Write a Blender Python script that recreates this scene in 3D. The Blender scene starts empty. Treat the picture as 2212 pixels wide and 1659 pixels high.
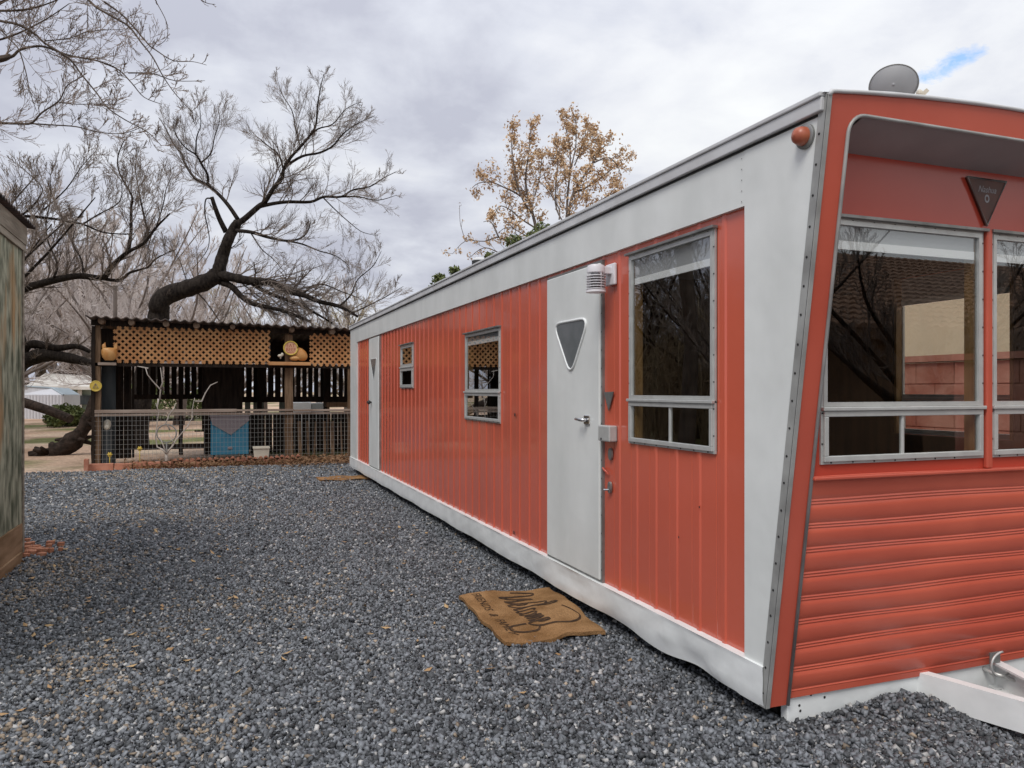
import bpy, math, random
import numpy as np
from mathutils import Vector, Matrix, Euler
R = math.radians
rnd = random.Random(7)
scn = bpy.context.scene
COL = scn.collection
# ---------------------------------------------------------------- survey helpers
# the place is measured from the camera station (0,0,H): a sight line of the 2212 px wide survey
# picture meets a known wall, ground or distance and gives a real point.
H = 1.37; TH = R(20.7); F = 1670.0; CU = 1106.0; HV = 843.0
CT, ST = math.cos(TH), math.sin(TH)
def dirn(u):
    x = (u-CU)/F
    return ST + x*CT, CT - x*ST
def PD(u, v, d):
    a, b = dirn(u); return Vector((a*d, b*d, H-(v-HV)*d/F))
def PX(u, v, X): return PD(u, v, X/dirn(u)[0])
def PY(u, v, Y): return PD(u, v, Y/dirn(u)[1])
def PZ(u, v, Z=0.0): return PD(u, v, (H-Z)*F/(v-HV))
# ---------------------------------------------------------------- materials
def L(c): return (c[0], c[1], c[2], 1.0)
def mat(name, col, rough=0.6, metal=0.0, spec=0.5, col2=None, nscale=8.0, ndetail=4.0, namt=1.0, stretch=None,
        bump=0.0, bscale=30.0, bdist=0.01, coat=0.0, rvar=0.0, lo=0.35, hi=0.65, bstretch=None):
    m = bpy.data.materials.new(name); m.use_nodes = True
    nt = m.node_tree; N = nt.nodes; K = nt.links
    b = N['Principled BSDF']
    b.inputs['Base Color'].default_value = L(col)
    b.inputs['Roughness'].default_value = rough; b.inputs['Metallic'].default_value = metal
    b.inputs['Specular IOR Level'].default_value = spec if rough < .8 else min(spec, .15)
    if coat: b.inputs['Coat Weight'].default_value = coat; b.inputs['Coat Roughness'].default_value = 0.06
    tc = N.new('ShaderNodeTexCoord')
    def noise(scale, detail, st):
        src = tc.outputs['Object']
        if st:
            mp = N.new('ShaderNodeMapping'); mp.inputs['Scale'].default_value = st
            K.new(src, mp.inputs['Vector']); src = mp.outputs[0]
        n = N.new('ShaderNodeTexNoise'); n.inputs['Scale'].default_value = scale; n.inputs['Detail'].default_value = detail
        K.new(src, n.inputs['Vector']); return n
    if col2 is not None:
        n = noise(nscale, ndetail, stretch)
        r = N.new('ShaderNodeValToRGB'); r.color_ramp.elements[0].position = lo; r.color_ramp.elements[1].position = hi
        r.color_ramp.elements[0].color = L(col); r.color_ramp.elements[1].color = L(col2)
        K.new(n.outputs['Fac'], r.inputs[0]); K.new(r.outputs[0], b.inputs['Base Color'])
        if rvar:
            mr = N.new('ShaderNodeMapRange'); mr.inputs['To Min'].default_value = rough-rvar; mr.inputs['To Max'].default_value = rough+rvar
            K.new(n.outputs['Fac'], mr.inputs[0]); K.new(mr.outputs[0], b.inputs['Roughness'])
    if bump:
        n2 = noise(bscale, 3.0, bstretch)
        bp = N.new('ShaderNodeBump'); bp.inputs['Strength'].default_value = bump; bp.inputs['Distance'].default_value = bdist
        K.new(n2.outputs['Fac'], bp.inputs['Height']); K.new(bp.outputs[0], b.inputs['Normal'])
    return m
# ---------------------------------------------------------------- mesh builder
class MB:
    def __init__(s): s.v = []; s.f = []
    def add(s, vs, fs):
        o = len(s.v); s.v.extend([tuple(p) for p in vs]); s.f.extend([tuple(i+o for i in f) for f in fs]); return s
    def box(s, x0, x1, y0, y1, z0, z1):
        return s.add([(x0,y0,z0),(x1,y0,z0),(x1,y1,z0),(x0,y1,z0),(x0,y0,z1),(x1,y0,z1),(x1,y1,z1),(x0,y1,z1)],
                     [(0,3,2,1),(4,5,6,7),(0,1,5,4),(1,2,6,5),(2,3,7,6),(3,0,4,7)])
    def prism(s, poly, ext):
        """poly: list of 3D points, ext: extrusion vector"""
        n = len(poly); a = [Vector(p) for p in poly]; e = Vector(ext)
        s.add(a+[p+e for p in a], [tuple(range(n))[::-1], tuple(range(n, 2*n))]+[(i,(i+1)%n,n+(i+1)%n,n+i) for i in range(n)])
        return s
    def bar(s, p, q, w, h=None, up=(0,0,1)):
        h = h or w; p = Vector(p); q = Vector(q); d = (q-p).normalized(); u = Vector(up)
        if abs(d.dot(u)) > .98: u = Vector((1,0,0))
        a = d.cross(u).normalized()*w/2; b = a.cross(d).normalized()*h/2
        s.add([p-a-b,p+a-b,p+a+b,p-a+b,q-a-b,q+a-b,q+a+b,q-a+b],
              [(0,3,2,1),(4,5,6,7),(0,1,5,4),(1,2,6,5),(2,3,7,6),(3,0,4,7)]); return s
    def tube(s, pts, rad, sides=6, cap=True):
        n = len(pts); o = len(s.v)
        if not hasattr(rad, '__len__'): rad = [rad]*n
        pa = None
        for i in range(n):
            p = pts[i]; q0 = pts[max(0,i-1)]; q1 = pts[min(n-1,i+1)]
            dx, dy, dz = q1[0]-q0[0], q1[1]-q0[1], q1[2]-q0[2]
            l = math.sqrt(dx*dx+dy*dy+dz*dz) or 1e-9; dx/=l; dy/=l; dz/=l
            if pa is None: pa = (0,0,1) if abs(dz) < .9 else (1,0,0)
            t = pa[0]*dx+pa[1]*dy+pa[2]*dz
            ax, ay, az = pa[0]-t*dx, pa[1]-t*dy, pa[2]-t*dz
            l = math.sqrt(ax*ax+ay*ay+az*az)
            if l < 1e-6: ax, ay, az = -dy, dx, 0.01; l = math.sqrt(ax*ax+ay*ay+az*az)
            ax/=l; ay/=l; az/=l; pa = (ax,ay,az)
            bx, by, bz = dy*az-dz*ay, dz*ax-dx*az, dx*ay-dy*ax
            r = rad[i]
            for k in range(sides):
                c = CS[sides][k]; cc = c[0]*r; cs = c[1]*r
                s.v.append((p[0]+ax*cc+bx*cs, p[1]+ay*cc+by*cs, p[2]+az*cc+bz*cs))
        for i in range(n-1):
            a = o+i*sides; b = a+sides
            for k in range(sides):
                k2 = (k+1) % sides; s.f.append((a+k, a+k2, b+k2, b+k))
        if cap and sides > 3:
            s.f.append(tuple(o+k for k in range(sides))[::-1]); s.f.append(tuple(o+(n-1)*sides+k for k in range(sides)))
        return s
    def lathe(s, c, prof, seg=24, axis='z', sweep=1.0):
        o = len(s.v); n = len(prof); c = Vector(c)
        for r, h in prof:
            for k in range(seg):
                a = 2*math.pi*k/seg; x, y = r*math.cos(a), r*math.sin(a)
                if axis == 'z': p = (x, y, h)
                elif axis == 'x': p = (h, x, y)
                else: p = (x, -h, y)
                s.v.append((c[0]+p[0], c[1]+p[1], c[2]+p[2]))
        for i in range(n-1):
            for k in range(seg):
                k2 = (k+1) % seg; s.f.append((o+i*seg+k, o+i*seg+k2, o+(i+1)*seg+k2, o+(i+1)*seg+k))
        if prof[0][0] > 1e-5: s.f.append(tuple(o+k for k in range(seg))[::-1])
        if prof[-1][0] > 1e-5: s.f.append(tuple(o+(n-1)*seg+k for k in range(seg)))
        return s
    def ell(s, c, r, seg=16, rings=10, rot=None):
        o = len(s.v); M = rot.to_matrix() if rot else None
        for i in range(rings+1):
            a = math.pi*i/rings
            for k in range(seg):
                b = 2*math.pi*k/seg
                p = Vector((r[0]*math.sin(a)*math.cos(b), r[1]*math.sin(a)*math.sin(b), r[2]*math.cos(a)))
                if M: p = M @ p
                s.v.append((c[0]+p.x, c[1]+p.y, c[2]+p.z))
        for i in range(rings):
            for k in range(seg):
                k2 = (k+1) % seg; s.f.append((o+i*seg+k, o+(i+1)*seg+k, o+(i+1)*seg+k2, o+i*seg+k2))
        return s
    def frame(s, axis, at, th, a0, a1, z0, z1, w):
        """rectangular frame; axis 'x': plane x=at..at+th spanning y=a0..a1; 'y': plane y"""
        for (p0,p1,q0,q1) in ((a0,a1,z1-w,z1),(a0,a1,z0,z0+w),(a0,a0+w,z0+w,z1-w),(a1-w,a1,z0+w,z1-w)):
            if axis == 'x': s.box(at, at+th, p0, p1, q0, q1)
            else: s.box(p0, p1, at, at+th, q0, q1)
        return s
CS = {n: [(math.cos(2*math.pi*k/n), math.sin(2*math.pi*k/n)) for k in range(n)] for n in (3,4,5,6,8,10,12,16)}
def tag(o, label=None, cat=None, group=None, kind=None):
    if label: o['label'] = label
    if cat: o['category'] = cat
    if group: o['group'] = group
    if kind: o['kind'] = kind
    return o
def origin(par):
    v = Vector((0,0,0))
    while par is not None: v += par.location; par = par.parent
    return v
def mesh_obj(name, verts, faces, m, parent=None, smooth=False, bev=0.0, loc=None, fixn=True, split=None):
    me = bpy.data.meshes.new(name)
    o0 = origin(parent)
    if loc is None: loc = Vector((0,0,0)) if parent else None
    if loc is None:
        loc = Vector((0,0,0))
    off = o0 + Vector(loc)
    me.from_pydata([(p[0]-off.x, p[1]-off.y, p[2]-off.z) for p in verts], [], faces)
    me.update()
    if fixn:
        import bmesh
        bm = bmesh.new(); bm.from_mesh(me); bmesh.ops.recalc_face_normals(bm, faces=bm.faces); bm.to_mesh(me); bm.free()
    ms = m if isinstance(m, (list, tuple)) else [m]
    for q in ms: me.materials.append(q)
    if split is not None:
        me.polygons.foreach_set('material_index', [0 if i < split else 1 for i in range(len(me.polygons))])
    if smooth:
        me.polygons.foreach_set('use_smooth', [True]*len(me.polygons))
        if smooth != 'all':
            try: me.set_sharp_from_angle(angle=R(40))
            except Exception: pass
    o = bpy.data.objects.new(name, me); COL.objects.link(o); o.parent = parent; o.location = loc
    if bev:
        b = o.modifiers.new('bevel', 'BEVEL'); b.width = bev; b.segments = 2; b.limit_method = 'ANGLE'; b.angle_limit = R(40)
        if hasattr(b, 'harden_normals'): b.harden_normals = False
    return o
def part(name, mb, m, parent, **k): return mesh_obj(name, mb.v, mb.f, m, parent, **k)
def thing(name, loc, label, cat, group=None):
    o = bpy.data.objects.new(name, None); COL.objects.link(o); o.location = loc; o.empty_display_size = .2
    return tag(o, label, cat, group)
def solo(name, mb, m, label, cat, loc, group=None, **k):
    return tag(mesh_obj(name, mb.v, mb.f, m, None, loc=Vector(loc), **k), label, cat, group)
def text_mesh(txt, size, depth=0.0):
    cu = bpy.data.curves.new('t', 'FONT'); cu.body = txt; cu.size = size; cu.extrude = depth; cu.align_x = 'CENTER'; cu.align_y = 'CENTER'
    cu.resolution_u = 3
    o = bpy.data.objects.new('t', cu); COL.objects.link(o)
    bpy.context.view_layer.update()
    dg = bpy.context.evaluated_depsgraph_get()
    me = o.evaluated_get(dg).to_mesh()
    vs = [tuple(v.co) for v in me.vertices]; fs = [tuple(p.vertices) for p in me.polygons]
    o.evaluated_get(dg).to_mesh_clear(); bpy.data.objects.remove(o); bpy.data.curves.remove(cu)
    return vs, fs
# ---------------------------------------------------------------- material library
M = {}
M['red'] = mat('coral_red_paint', (.62,.120,.068), .20, spec=.6, col2=(.55,.108,.062), nscale=1.3, bump=.2, bscale=2.2, bdist=.02, coat=.5, rvar=.05)
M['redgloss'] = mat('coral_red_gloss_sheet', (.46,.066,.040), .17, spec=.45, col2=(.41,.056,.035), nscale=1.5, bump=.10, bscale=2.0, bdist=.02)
M['redfront'] = mat('coral_red_corrugated_sheet', (.61,.125,.072), .32, spec=.5, col2=(.50,.090,.053), nscale=1.6)
M['alue'] = mat('dull_silver_edge_trim', (.40,.405,.39), .42, metal=.15, col2=(.26,.26,.25), nscale=7, rvar=.08)
M['redflat'] = mat('coral_red_trim_paint', (.55,.104,.062), .34, spec=.45, col2=(.48,.086,.052), nscale=2.0, bump=.25, bscale=4, bdist=.008, coat=.2, rvar=.05)
M['white'] = mat('white_panel_paint', (.76,.78,.76), .36, spec=.5, col2=(.66,.68,.66), nscale=3.2, ndetail=8, stretch=(1,1,.4), bump=.5, bscale=2.4, bdist=.02, rvar=.07, coat=.1)
M['whitetrim'] = mat('white_skirt_paint', (.82,.84,.83), .34, col2=(.72,.74,.73), nscale=5, bump=.4, bscale=5, bdist=.02, rvar=.06)
M['alu'] = mat('brushed_aluminium', (.56,.57,.55), .34, metal=.3, col2=(.48,.485,.47), nscale=14, ndetail=6, bump=.12, bscale=60, bdist=.002, rvar=.09)
M['alud'] = mat('weathered_aluminium', (.30,.30,.29), .45, metal=.6, col2=(.20,.20,.19), nscale=10, bump=.3, bscale=30, bdist=.004, rvar=.1)
M['chrome'] = mat('chrome', (.62,.62,.62), .14, metal=1.0)
M['dark'] = mat('gap_and_shade_black', (.012,.011,.011), .7)
M['screw'] = mat('dark_screw', (.03,.03,.03), .5, metal=.5)
M['shade'] = mat('roller_shade_cloth', (.36,.37,.39), .8)
M['shadebar'] = mat('pale_shade_bar', (.80,.81,.83), .7)
M['wood_in'] = mat('dark_wood_panelling', (.085,.042,.018), .45, col2=(.04,.02,.009), nscale=3, stretch=(6,6,.6))
M['wood_lt'] = mat('varnished_window_jamb', (.26,.15,.055), .4, col2=(.18,.1,.035), nscale=5, stretch=(8,8,.8))
M['ceil'] = mat('interior_ceiling', (.3,.29,.27), .8)
M['soffit'] = mat('brow_soffit_paint', (.34,.30,.30), .6, col2=(.28,.25,.25), nscale=3)
M['roofm'] = mat('white_roof_coating', (.62,.63,.64), .5, col2=(.5,.5,.5), nscale=3, bump=.3, bscale=6, bdist=.02)
M['lampw'] = mat('white_lamp_enamel', (.72,.70,.72), .35)
M['rubber'] = mat('black_rubber', (.02,.02,.02), .6)
M['amber'] = mat('faded_amber_lens', (.45,.13,.06), .35, spec=.5, col2=(.36,.09,.05), nscale=12)
def glass_mat(name, tint, boost, rough=0.0, wav=0.0):
    m = bpy.data.materials.new(name); m.use_nodes = True; nt = m.node_tree; N = nt.nodes; K = nt.links
    N.clear(); out = N.new('ShaderNodeOutputMaterial'); mx = N.new('ShaderNodeMixShader')
    tr = N.new('ShaderNodeBsdfTransparent'); tr.inputs[0].default_value = L(tint)
    gl = N.new('ShaderNodeBsdfGlossy'); gl.inputs['Roughness'].default_value = rough; gl.inputs['Color'].default_value = (.95,.97,1,1)
    lw = N.new('ShaderNodeLayerWeight'); lw.inputs['Blend'].default_value = .5
    pw = N.new('ShaderNodeMath'); pw.operation = 'POWER'; pw.inputs[1].default_value = 4.0; K.new(lw.outputs['Facing'], pw.inputs[0])
    mu = N.new('ShaderNodeMath'); mu.operation = 'MULTIPLY_ADD'; mu.inputs[1].default_value = 1-boost; mu.inputs[2].default_value = boost; mu.use_clamp = True
    K.new(pw.outputs[0], mu.inputs[0]); K.new(mu.outputs[0], mx.inputs[0]); K.new(tr.outputs[0], mx.inputs[1]); K.new(gl.outputs[0], mx.inputs[2])
    if wav:
        tc = N.new('ShaderNodeTexCoord'); n = N.new('ShaderNodeTexNoise'); n.inputs['Scale'].default_value = 3; n.inputs['Detail'].default_value = 0
        bp = N.new('ShaderNodeBump'); bp.inputs['Strength'].default_value = wav; bp.inputs['Distance'].default_value = .02
        K.new(tc.outputs['Object'], n.inputs['Vector']); K.new(n.outputs[0], bp.inputs['Height']); K.new(bp.outputs[0], gl.inputs['Normal']); 
    K.new(mx.outputs[0], out.inputs['Surface']); return m
M['glass'] = glass_mat('window_glass', (.97,.975,.96), .075)
M['frost'] = mat('grey_frosted_glass', (.13,.145,.15), .22, spec=.6, col2=(.17,.18,.19), nscale=7)

# ================================================================ THE TRAILER
XS = 2.04; XE = 4.146; XR = XS+.022; ZB = .10; ZT = 2.436; YE = 13.03
XC = (XS+XE)/2; HW = (XE-XS)/2
def yf(z): return 2.528-(z-.10)*(.338/2.336)
def crown(x): return .052*(1-((x-XC)/HW)**2)
TR = thing('mobile_home', (XS, 2.5, 0), 'long coral red and white vintage trailer home with an overhanging slanted front', 'trailer home')
ZS = .264; ZF = 2.137; YC = 2.66; YCE = 12.39
# --- windows and doors in the side wall: (y0,y1,z0,z1)
W1 = (2.885, 3.655, 1.087, 2.092); W2 = (5.686, 6.616, 1.11, 1.870); W3 = (8.608, 9.26, 1.393, 1.911)
D1 = (3.965, 4.734, .275, 2.107); D2 = (10.57, 11.30, .275, 2.118)
OP = [W1, W2, W3, D1, D2]
ribs = []
y = 2.83
while y < 12.35:
    ribs.append(y); y += .19
prof = [(YC, 0.0)]
for r_ in ribs:
    prof += [(r_-.017, 0), (r_-.009, -.007), (r_+.009, -.007), (r_+.016, .0015), (r_+.022, 0), (r_+.05, 0), (r_+.056, .0015), (r_+.062, 0)]
prof.append((YCE, 0.0))
cuts = sorted({q for o in OP for q in o[:2]})
def offs(y):
    for (a, xa), (b, xb) in zip(prof, prof[1:]):
        if a <= y <= b: return xa+(xb-xa)*(y-a)/max(1e-9, b-a)
    return 0
prof = sorted(prof+[(c, offs(c)) for c in cuts])
mb = MB()
for (a, xa), (b, xb) in zip(prof, prof[1:]):
    if b-a < 1e-6: continue
    m_ = (a+b)/2; zr = [(ZS-.03, ZF+.03)]
    for (y0, y1, z0, z1) in OP:
        if y0 < m_ < y1: zr = [(ZS-.03, z0+.01), (z1-.01, ZF+.03)]
    for z0, z1 in zr:
        mb.add([(XR+xa,a,z0),(XR+xb,b,z0),(XR+xb,b,z1),(XR+xa,a,z1)], [(0,1,2,3)])
part('side_wall', mb, M['red'], TR)
# fascia, corner panels, skirt (dented), roof edge
mb = MB()
n_ = 60
for i in range(n_):
    y0 = YC+.001+(YE-YC)*i/n_; y1 = YC+.001+(YE-YC)*(i+1)/n_
    mb.add([(XS,y0,ZF),(XS,y1,ZF),(XS,y1,2.372),(XS,y0,2.372),(XR,y0,ZF),(XR,y1,ZF)], [(0,1,2,3),(0,4,5,1)])
part('fascia_panel', mb, M['white'], TR)
mb = MB().prism([(XS-.002, YC+.002, ZS-.02), (XS-.002, YC+.002, 2.40), (XS-.002, yf(2.40)+.006, 2.40), (XS-.002, yf(ZS-.02)+.006, ZS-.02)], (.03,0,0))
part('corner_panel', mb, M['white'], TR)
mb = MB().box(XS-.001, XS+.03, YCE, YE, ZS-.02, ZF-.001)
part('corner_panel', mb, M['white'], TR)
# seam screws on the fascia joint
for k in range(5): part('screw', MB().lathe((XS-.003, YC+.02, ZF+.02+k*.045), [(.003,0),(.0,-.002)], 8, 'x'), M['alud'], TR)
def dent(y, z):
    d = 0
    for (yc, zc, ry, rz, a) in ((3.05,.12,.16,.05,.022),(3.25,.17,.08,.04,-.010),(3.8,.10,.25,.05,.014),(4.35,.2,.3,.03,.007),(4.9,.13,.25,.05,.008),(6.5,.12,.4,.05,.006),(2.82,.13,.09,.04,-.008)):
        d += a*math.exp(-((y-yc)/ry)**2-((z-zc)/rz)**2)
    return d + .0015*math.sin(y*9)+.001*math.sin(y*23+z*60)
mb = MB(); ny = 420; zz = [ZB, ZB+.03, ZB+.06, ZB+.085, ZB+.115, ZS-.022, ZS-.006, ZS]
for i in range(ny+1):
    y_ = 2.533+(YE-2.533)*i/ny
    for j, z_ in enumerate(zz):
        zw = z_+(.007*math.exp(-((y_-3.0)/.12)**2)-.012*math.exp(-((y_-3.35)/.2)**2)+.004*math.sin(y_*5.3) if j == 0 else 0)*(1 if y_ > 2.7 else 0)
        xo = XS-.012+dent(y_, z_)
        if j == 0: zw0 = zw
        if j == 7: xo = XS-.014
        if j == 0: xo += .006
        mb.v.append((xo, y_, zw))
    mb.v.append((XR+.004, y_, ZS+.003)); mb.v.append((XS+.05, y_, zw0+.006))
c_ = len(zz)+2
for i in range(ny):
    for j in range(len(zz)): mb.f.append((i*c_+j, (i+1)*c_+j, (i+1)*c_+j+1, i*c_+j+1))
    mb.f.append((i*c_, i*c_+c_-1, (i+1)*c_+c_-1, (i+1)*c_))
part('skirt', mb, M['whitetrim'], TR, smooth=True)
mb = MB()
mb.prism([(XS-.022,yf(2.40)+.01,2.376),(XS-.022,YE+.02,2.376),(XS-.022,YE+.02,2.425),(XS-.022,yf(2.43)+.01,2.425)], (.03,0,0))
mb.prism([(XS-.030,yf(2.43)+.01,2.4255),(XS-.030,YE+.03,2.4255),(XS-.030,YE+.03,2.443),(XS-.030,yf(2.44)+.01,2.443)], (.06,0,0))
part('roof_edge', mb, M['roofm'], TR, bev=.004)
mb = MB().box(XS-.006, XS+.002, 2.24, YE, 2.366, 2.3745)
part('roof_edge_gap', mb, M['dark'], TR)
mb = MB(); nx = 16; ny = 40
for i in range(ny+1):
    for j in range(nx+1):
        x = XS-.02+(XE-XS+.04)*j/nx; y_ = yf(2.44)+.0+(YE+.02-yf(2.44))*i/ny
        mb.v.append((x, y_, 2.440+max(0,crown(x))+.003*math.sin(y_*5+x*3)))
for i in range(ny):
    for j in range(nx):
        a = i*(nx+1)+j; mb.f.append((a, a+1, a+nx+2, a+nx+1))
part('roof', mb, M['roofm'], TR, smooth='all')
# --- slanted red brow frame round the front
def arc_pts(x0, x1, zc, r, n=6):
    return None
IN0 = XS+.103; IN1 = XE-.103; IT = 2.376
def outer(t):  # closed outline parameter lists, matched point by point
    pass
out_l = []; in_l = []
nseg = 24
in_l.append((IN0, ZB)); out_l.append((XS, ZB))
in_l.append((IN0, IT-.07)); out_l.append((XS, IT-.07))
for k in range(1, 7):
    a = R(15*k); in_l.append((IN0+.07-.07*math.cos(a), IT-.07+.07*math.sin(a)+.0)); 
    out_l.append((XS if k < 4 else XS+.012*(k-3), IT-.07+(ZT-IT+.07)*min(1, k/4) if k < 5 else ZT+crown(XS+.012*(k-3))))
for k in range(1, nseg):
    x = IN0+.07+(IN1-IN0-.14)*k/nseg
    in_l.append((x, IT+.002*math.sin(math.pi*k/nseg))); xx = XS+.05+(XE-XS-.1)*k/nseg; out_l.append((xx, ZT+crown(xx)))
full_in = in_l+[(XS+XE-x, z) for x, z in in_l[:8][::-1]]
full_out = out_l+[(XS+XE-x, z) for x, z in out_l[:8][::-1]]
mb = MB(); n = len(full_in)
for (x, z) in full_out: mb.v.append((x, yf(z), z))
for (x, z) in full_in: mb.v.append((x, yf(z), z))
for (x, z) in full_out: mb.v.append((x, yf(z)+.02, z))
for i in range(n-1): mb.f += [(i, i+1, n+i+1, n+i), (i, 2*n+i, 2*n+i+1, i+1)]
part('brow_frame', mb, M['redflat'], TR)
# aluminium beads: inner edge, outer side edge with screws, top edge
mb = MB().tube([(x, yf(z)-.004, z) for x, z in full_in], .0075, 6)
part('inner_bead', mb, M['alue'], TR, smooth='all')
mb = MB()
mb.prism([(XS-.008,yf(ZB)+.034,ZB),(XS-.008,yf(ZB)-.008,ZB),(XS-.008,yf(ZT)-.008,ZT),(XS-.008,yf(ZT)+.034,ZT)], (.0055,0,0))
mb.prism([(XS-.008,yf(ZB)-.0085,ZB),(XS+.012,yf(ZB)-.0085,ZB),(XS+.012,yf(ZT)-.0085,ZT),(XS-.008,yf(ZT)-.0085,ZT)], (0,.006,0))
part('edge_trim', mb, M['alue'], TR, bev=.0015)
z = .16
while z < 2.38:
    part('screw', MB().lathe((XS-.0085, yf(z)+.018, z), [(.0052,0),(.004,-.002),(.0,-.0025)], 8, 'x'), M['screw'], TR); z += .108+rnd.uniform(-.004,.004)
mb = MB().tube([(XS-.004, yf(ZT)-.004, ZT-.01)]+[(x, yf(z)-.004, z+.006) for x, z in full_out[5:-5]], [.008+.002*rnd.random() for _ in range(1+len(full_out[5:-5]))], 6)
part('top_bead', mb, M['roofm'], TR, smooth='all')
YW = 2.40; ZSOF = 2.308
mb = MB()
for i in range(7, n-8):
    (xa, za), (xb, zb) = full_in[i], full_in[i+1]
    mb.add([(xa,yf(za)+.001,za),(xb,yf(zb)+.001,zb),(xb,YW+.01,ZSOF),(xa,YW+.01,ZSOF)], [(0,1,2,3)])
part('soffit', mb, M['soffit'], TR)
for s_, x in ((0, IN0), (1, IN1)):
    mb = MB().add([(x,yf(1.04),1.04),(x,YW+.02,1.04),(x,YW+.02,IT-.06),(x,yf(IT-.06),IT-.06)], [(0,1,2,3)])
    part('brow_cheek', mb, M['redflat'], TR)
# --- front window wall
F1 = (2.19, 3.07, 1.080, 2.053); F2 = (XS+XE-3.07, XS+XE-2.19, 1.080, 2.053)
mb = MB()
mb.box(IN0-.02, IN1+.02, YW, YW+.012, 2.045, 2.37)
mb.box(IN0-.02, IN1+.02, YW, YW+.012, 1.02, 1.088)
for a, b in ((IN0-.02, F1[0]+.008), (F1[1]-.008, F2[0]+.008), (F2[1]-.008, IN1+.02)): mb.box(a, b, YW, YW+.012, 1.088, 2.045)
part('front_wall', mb, M['redgloss'], TR)
mb = MB().box(F1[1]+.006, F2[0]-.006, YW-.022, YW, 1.035, 2.06)
part('window_post', mb, M['redflat'], TR, bev=.006)
# corrugated lower front, lying in the slanted plane
mb = MB(); zs = []; z = 1.035
seq = []
seq.append((1.035, .0)); seq.append((1.022, -.020)); seq.append((1.010, -.022))
zc = 1.0
while zc > .17:
    p = .0985
    seq += [(zc, -.021), (zc-.035, -.017), (zc-.048, -.002), (zc-.054, .006), (zc-.060, -.006), (zc-.066, .005), (zc-.072, -.006), (zc-.078, .004), (zc-.088, -.014)]
    zc -= p
seq += [(.150, -.010), (.128, -.010)]
NX = 28
for (z, o) in seq:
    for j in range(NX+1):
        x = IN0+(IN1-IN0)*j/NX
        mb.v.append((x, yf(z)+o*.27+.004+.0015*math.sin(x*7+z*9), z+.002*math.sin(x*5+z*20)))
for i in range(len(seq)-1):
    for j in range(NX): a = i*(NX+1)+j; mb.f.append((a, a+1, a+NX+2, a+NX+1))
part('corrugated_panel', mb, M['redfront'], TR, smooth=True)
mb = MB().box(IN0, IN1, YW-.03, YW+.0, 1.02, 1.034); part('front_ledge', mb, M['redflat'], TR, bev=.004)
# silver patch at the bottom edge, chassis sill
p = PY(2151, 1463, 2.49)
mb = MB().box(p.x-.035, p.x+.028, 2.488, 2.496, .14, .19); part('patch_plate', mb, M['alud'], TR, bev=.002)
mb = MB().box(XS+.11, XE-.11, 2.535, 2.575, -.02, .135); part('chassis_sill', mb, M['whitetrim'], TR, bev=.003)
for dx, dz in ((.17,.085),(.175,.062),(.23,.12),(.30,.10)): part('bolt', MB().lathe((XS+dx, 2.534, dz), [(.006,0),(.0,.003)], 8, 'y'), M['screw'], TR)
# side wall for the far (right) flank, back wall and underside
RW = (3.0, 3.826, 1.09, 2.09)
mb = MB()
for y0, y1, z0, z1 in ((2.2,RW[0],ZB,2.44),(RW[1],YE,ZB,2.44),(RW[0],RW[1],ZB,RW[2]),(RW[0],RW[1],RW[3],2.44)):
    mb.add([(XE,max(y0,yf(z0)),z0),(XE,y1,z0),(XE,y1,z1),(XE,max(y0,yf(z1)),z1)], [(0,1,2,3)])
part('far_flank', mb, M['red'], TR)
mb = MB().add([(XS,YE,ZB),(XE,YE,ZB),(XE,YE,2.45),(XC,YE,2.52),(XS,YE,2.45)], [(0,1,2,3,4)]); part('rear_wall', mb, M['red'], TR)
mb = MB().box(XS+.052, XE-.052, 2.58, YE-.01, ZB+.02, ZB+.03).box(XS+.13, XE-.13, 2.62, YE-.13, -.02, ZB+.019); part('underbody_and_shadow_box', mb, M['dark'], TR)  # underside sheet, plus an inner box added to blacken the shade below the skirt
# --- interior
mb = MB()
mb.box(XS+.05, XE-.05, 2.53, 9.9, .28, .30)
part('interior_floor', mb, M['wood_in'], TR)
mb = MB().box(XS+.05, XE-.05, 2.46, 9.9, 2.26, 2.28); part('interior_ceiling', mb, M['ceil'], TR)
mb = MB()
mb.box(XS+.05, XE-.05, 9.88, 9.90, .30, 2.26)
mb.box(XS+.9, XE-.055, 5.3, 5.33, .30, 2.26)
IX = XE-.06
for y0, y1, z0, z1 in ((2.56,RW[0],.3,2.26),(RW[1],9.88,.3,2.26),(RW[0],RW[1],.3,RW[2]),(RW[0],RW[1],RW[3],2.26)): mb.box(IX, IX+.02, y0, y1, z0, z1)
def liner(axis, at, th, a0, a1, z0, z1, ops):
    cs = sorted({a0, a1}|{q for o in ops for q in o[:2]})
    for a, b in zip(cs, cs[1:]):
        m_ = (a+b)/2; zr = [(z0, z1)]
        for o in ops:
            if o[0] < m_ < o[1]: zr = [(z0, o[2]), (o[3], z1)]
        for q0, q1 in zr:
            if axis == 'x': mb.box(at, at+th, a, b, q0, q1)
            else: mb.box(a, b, at, at+th, q0, q1)
liner('x', XS+.035, .015, 2.53, 9.88, .3, 2.26, [W1,W2,W3])
liner('y', 2.44, .018, XS+.05, XE-.05, 1.03, 2.26, [F1,F2])
mb.box(XS+.05, XE-.05, 2.53, 2.545, .3, 1.03)
mb.box(XS+.05, XE-.05, 2.44, 2.53, 1.0, 1.03)
part('interior_walls', mb, M['wood_in'], TR)

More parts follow.
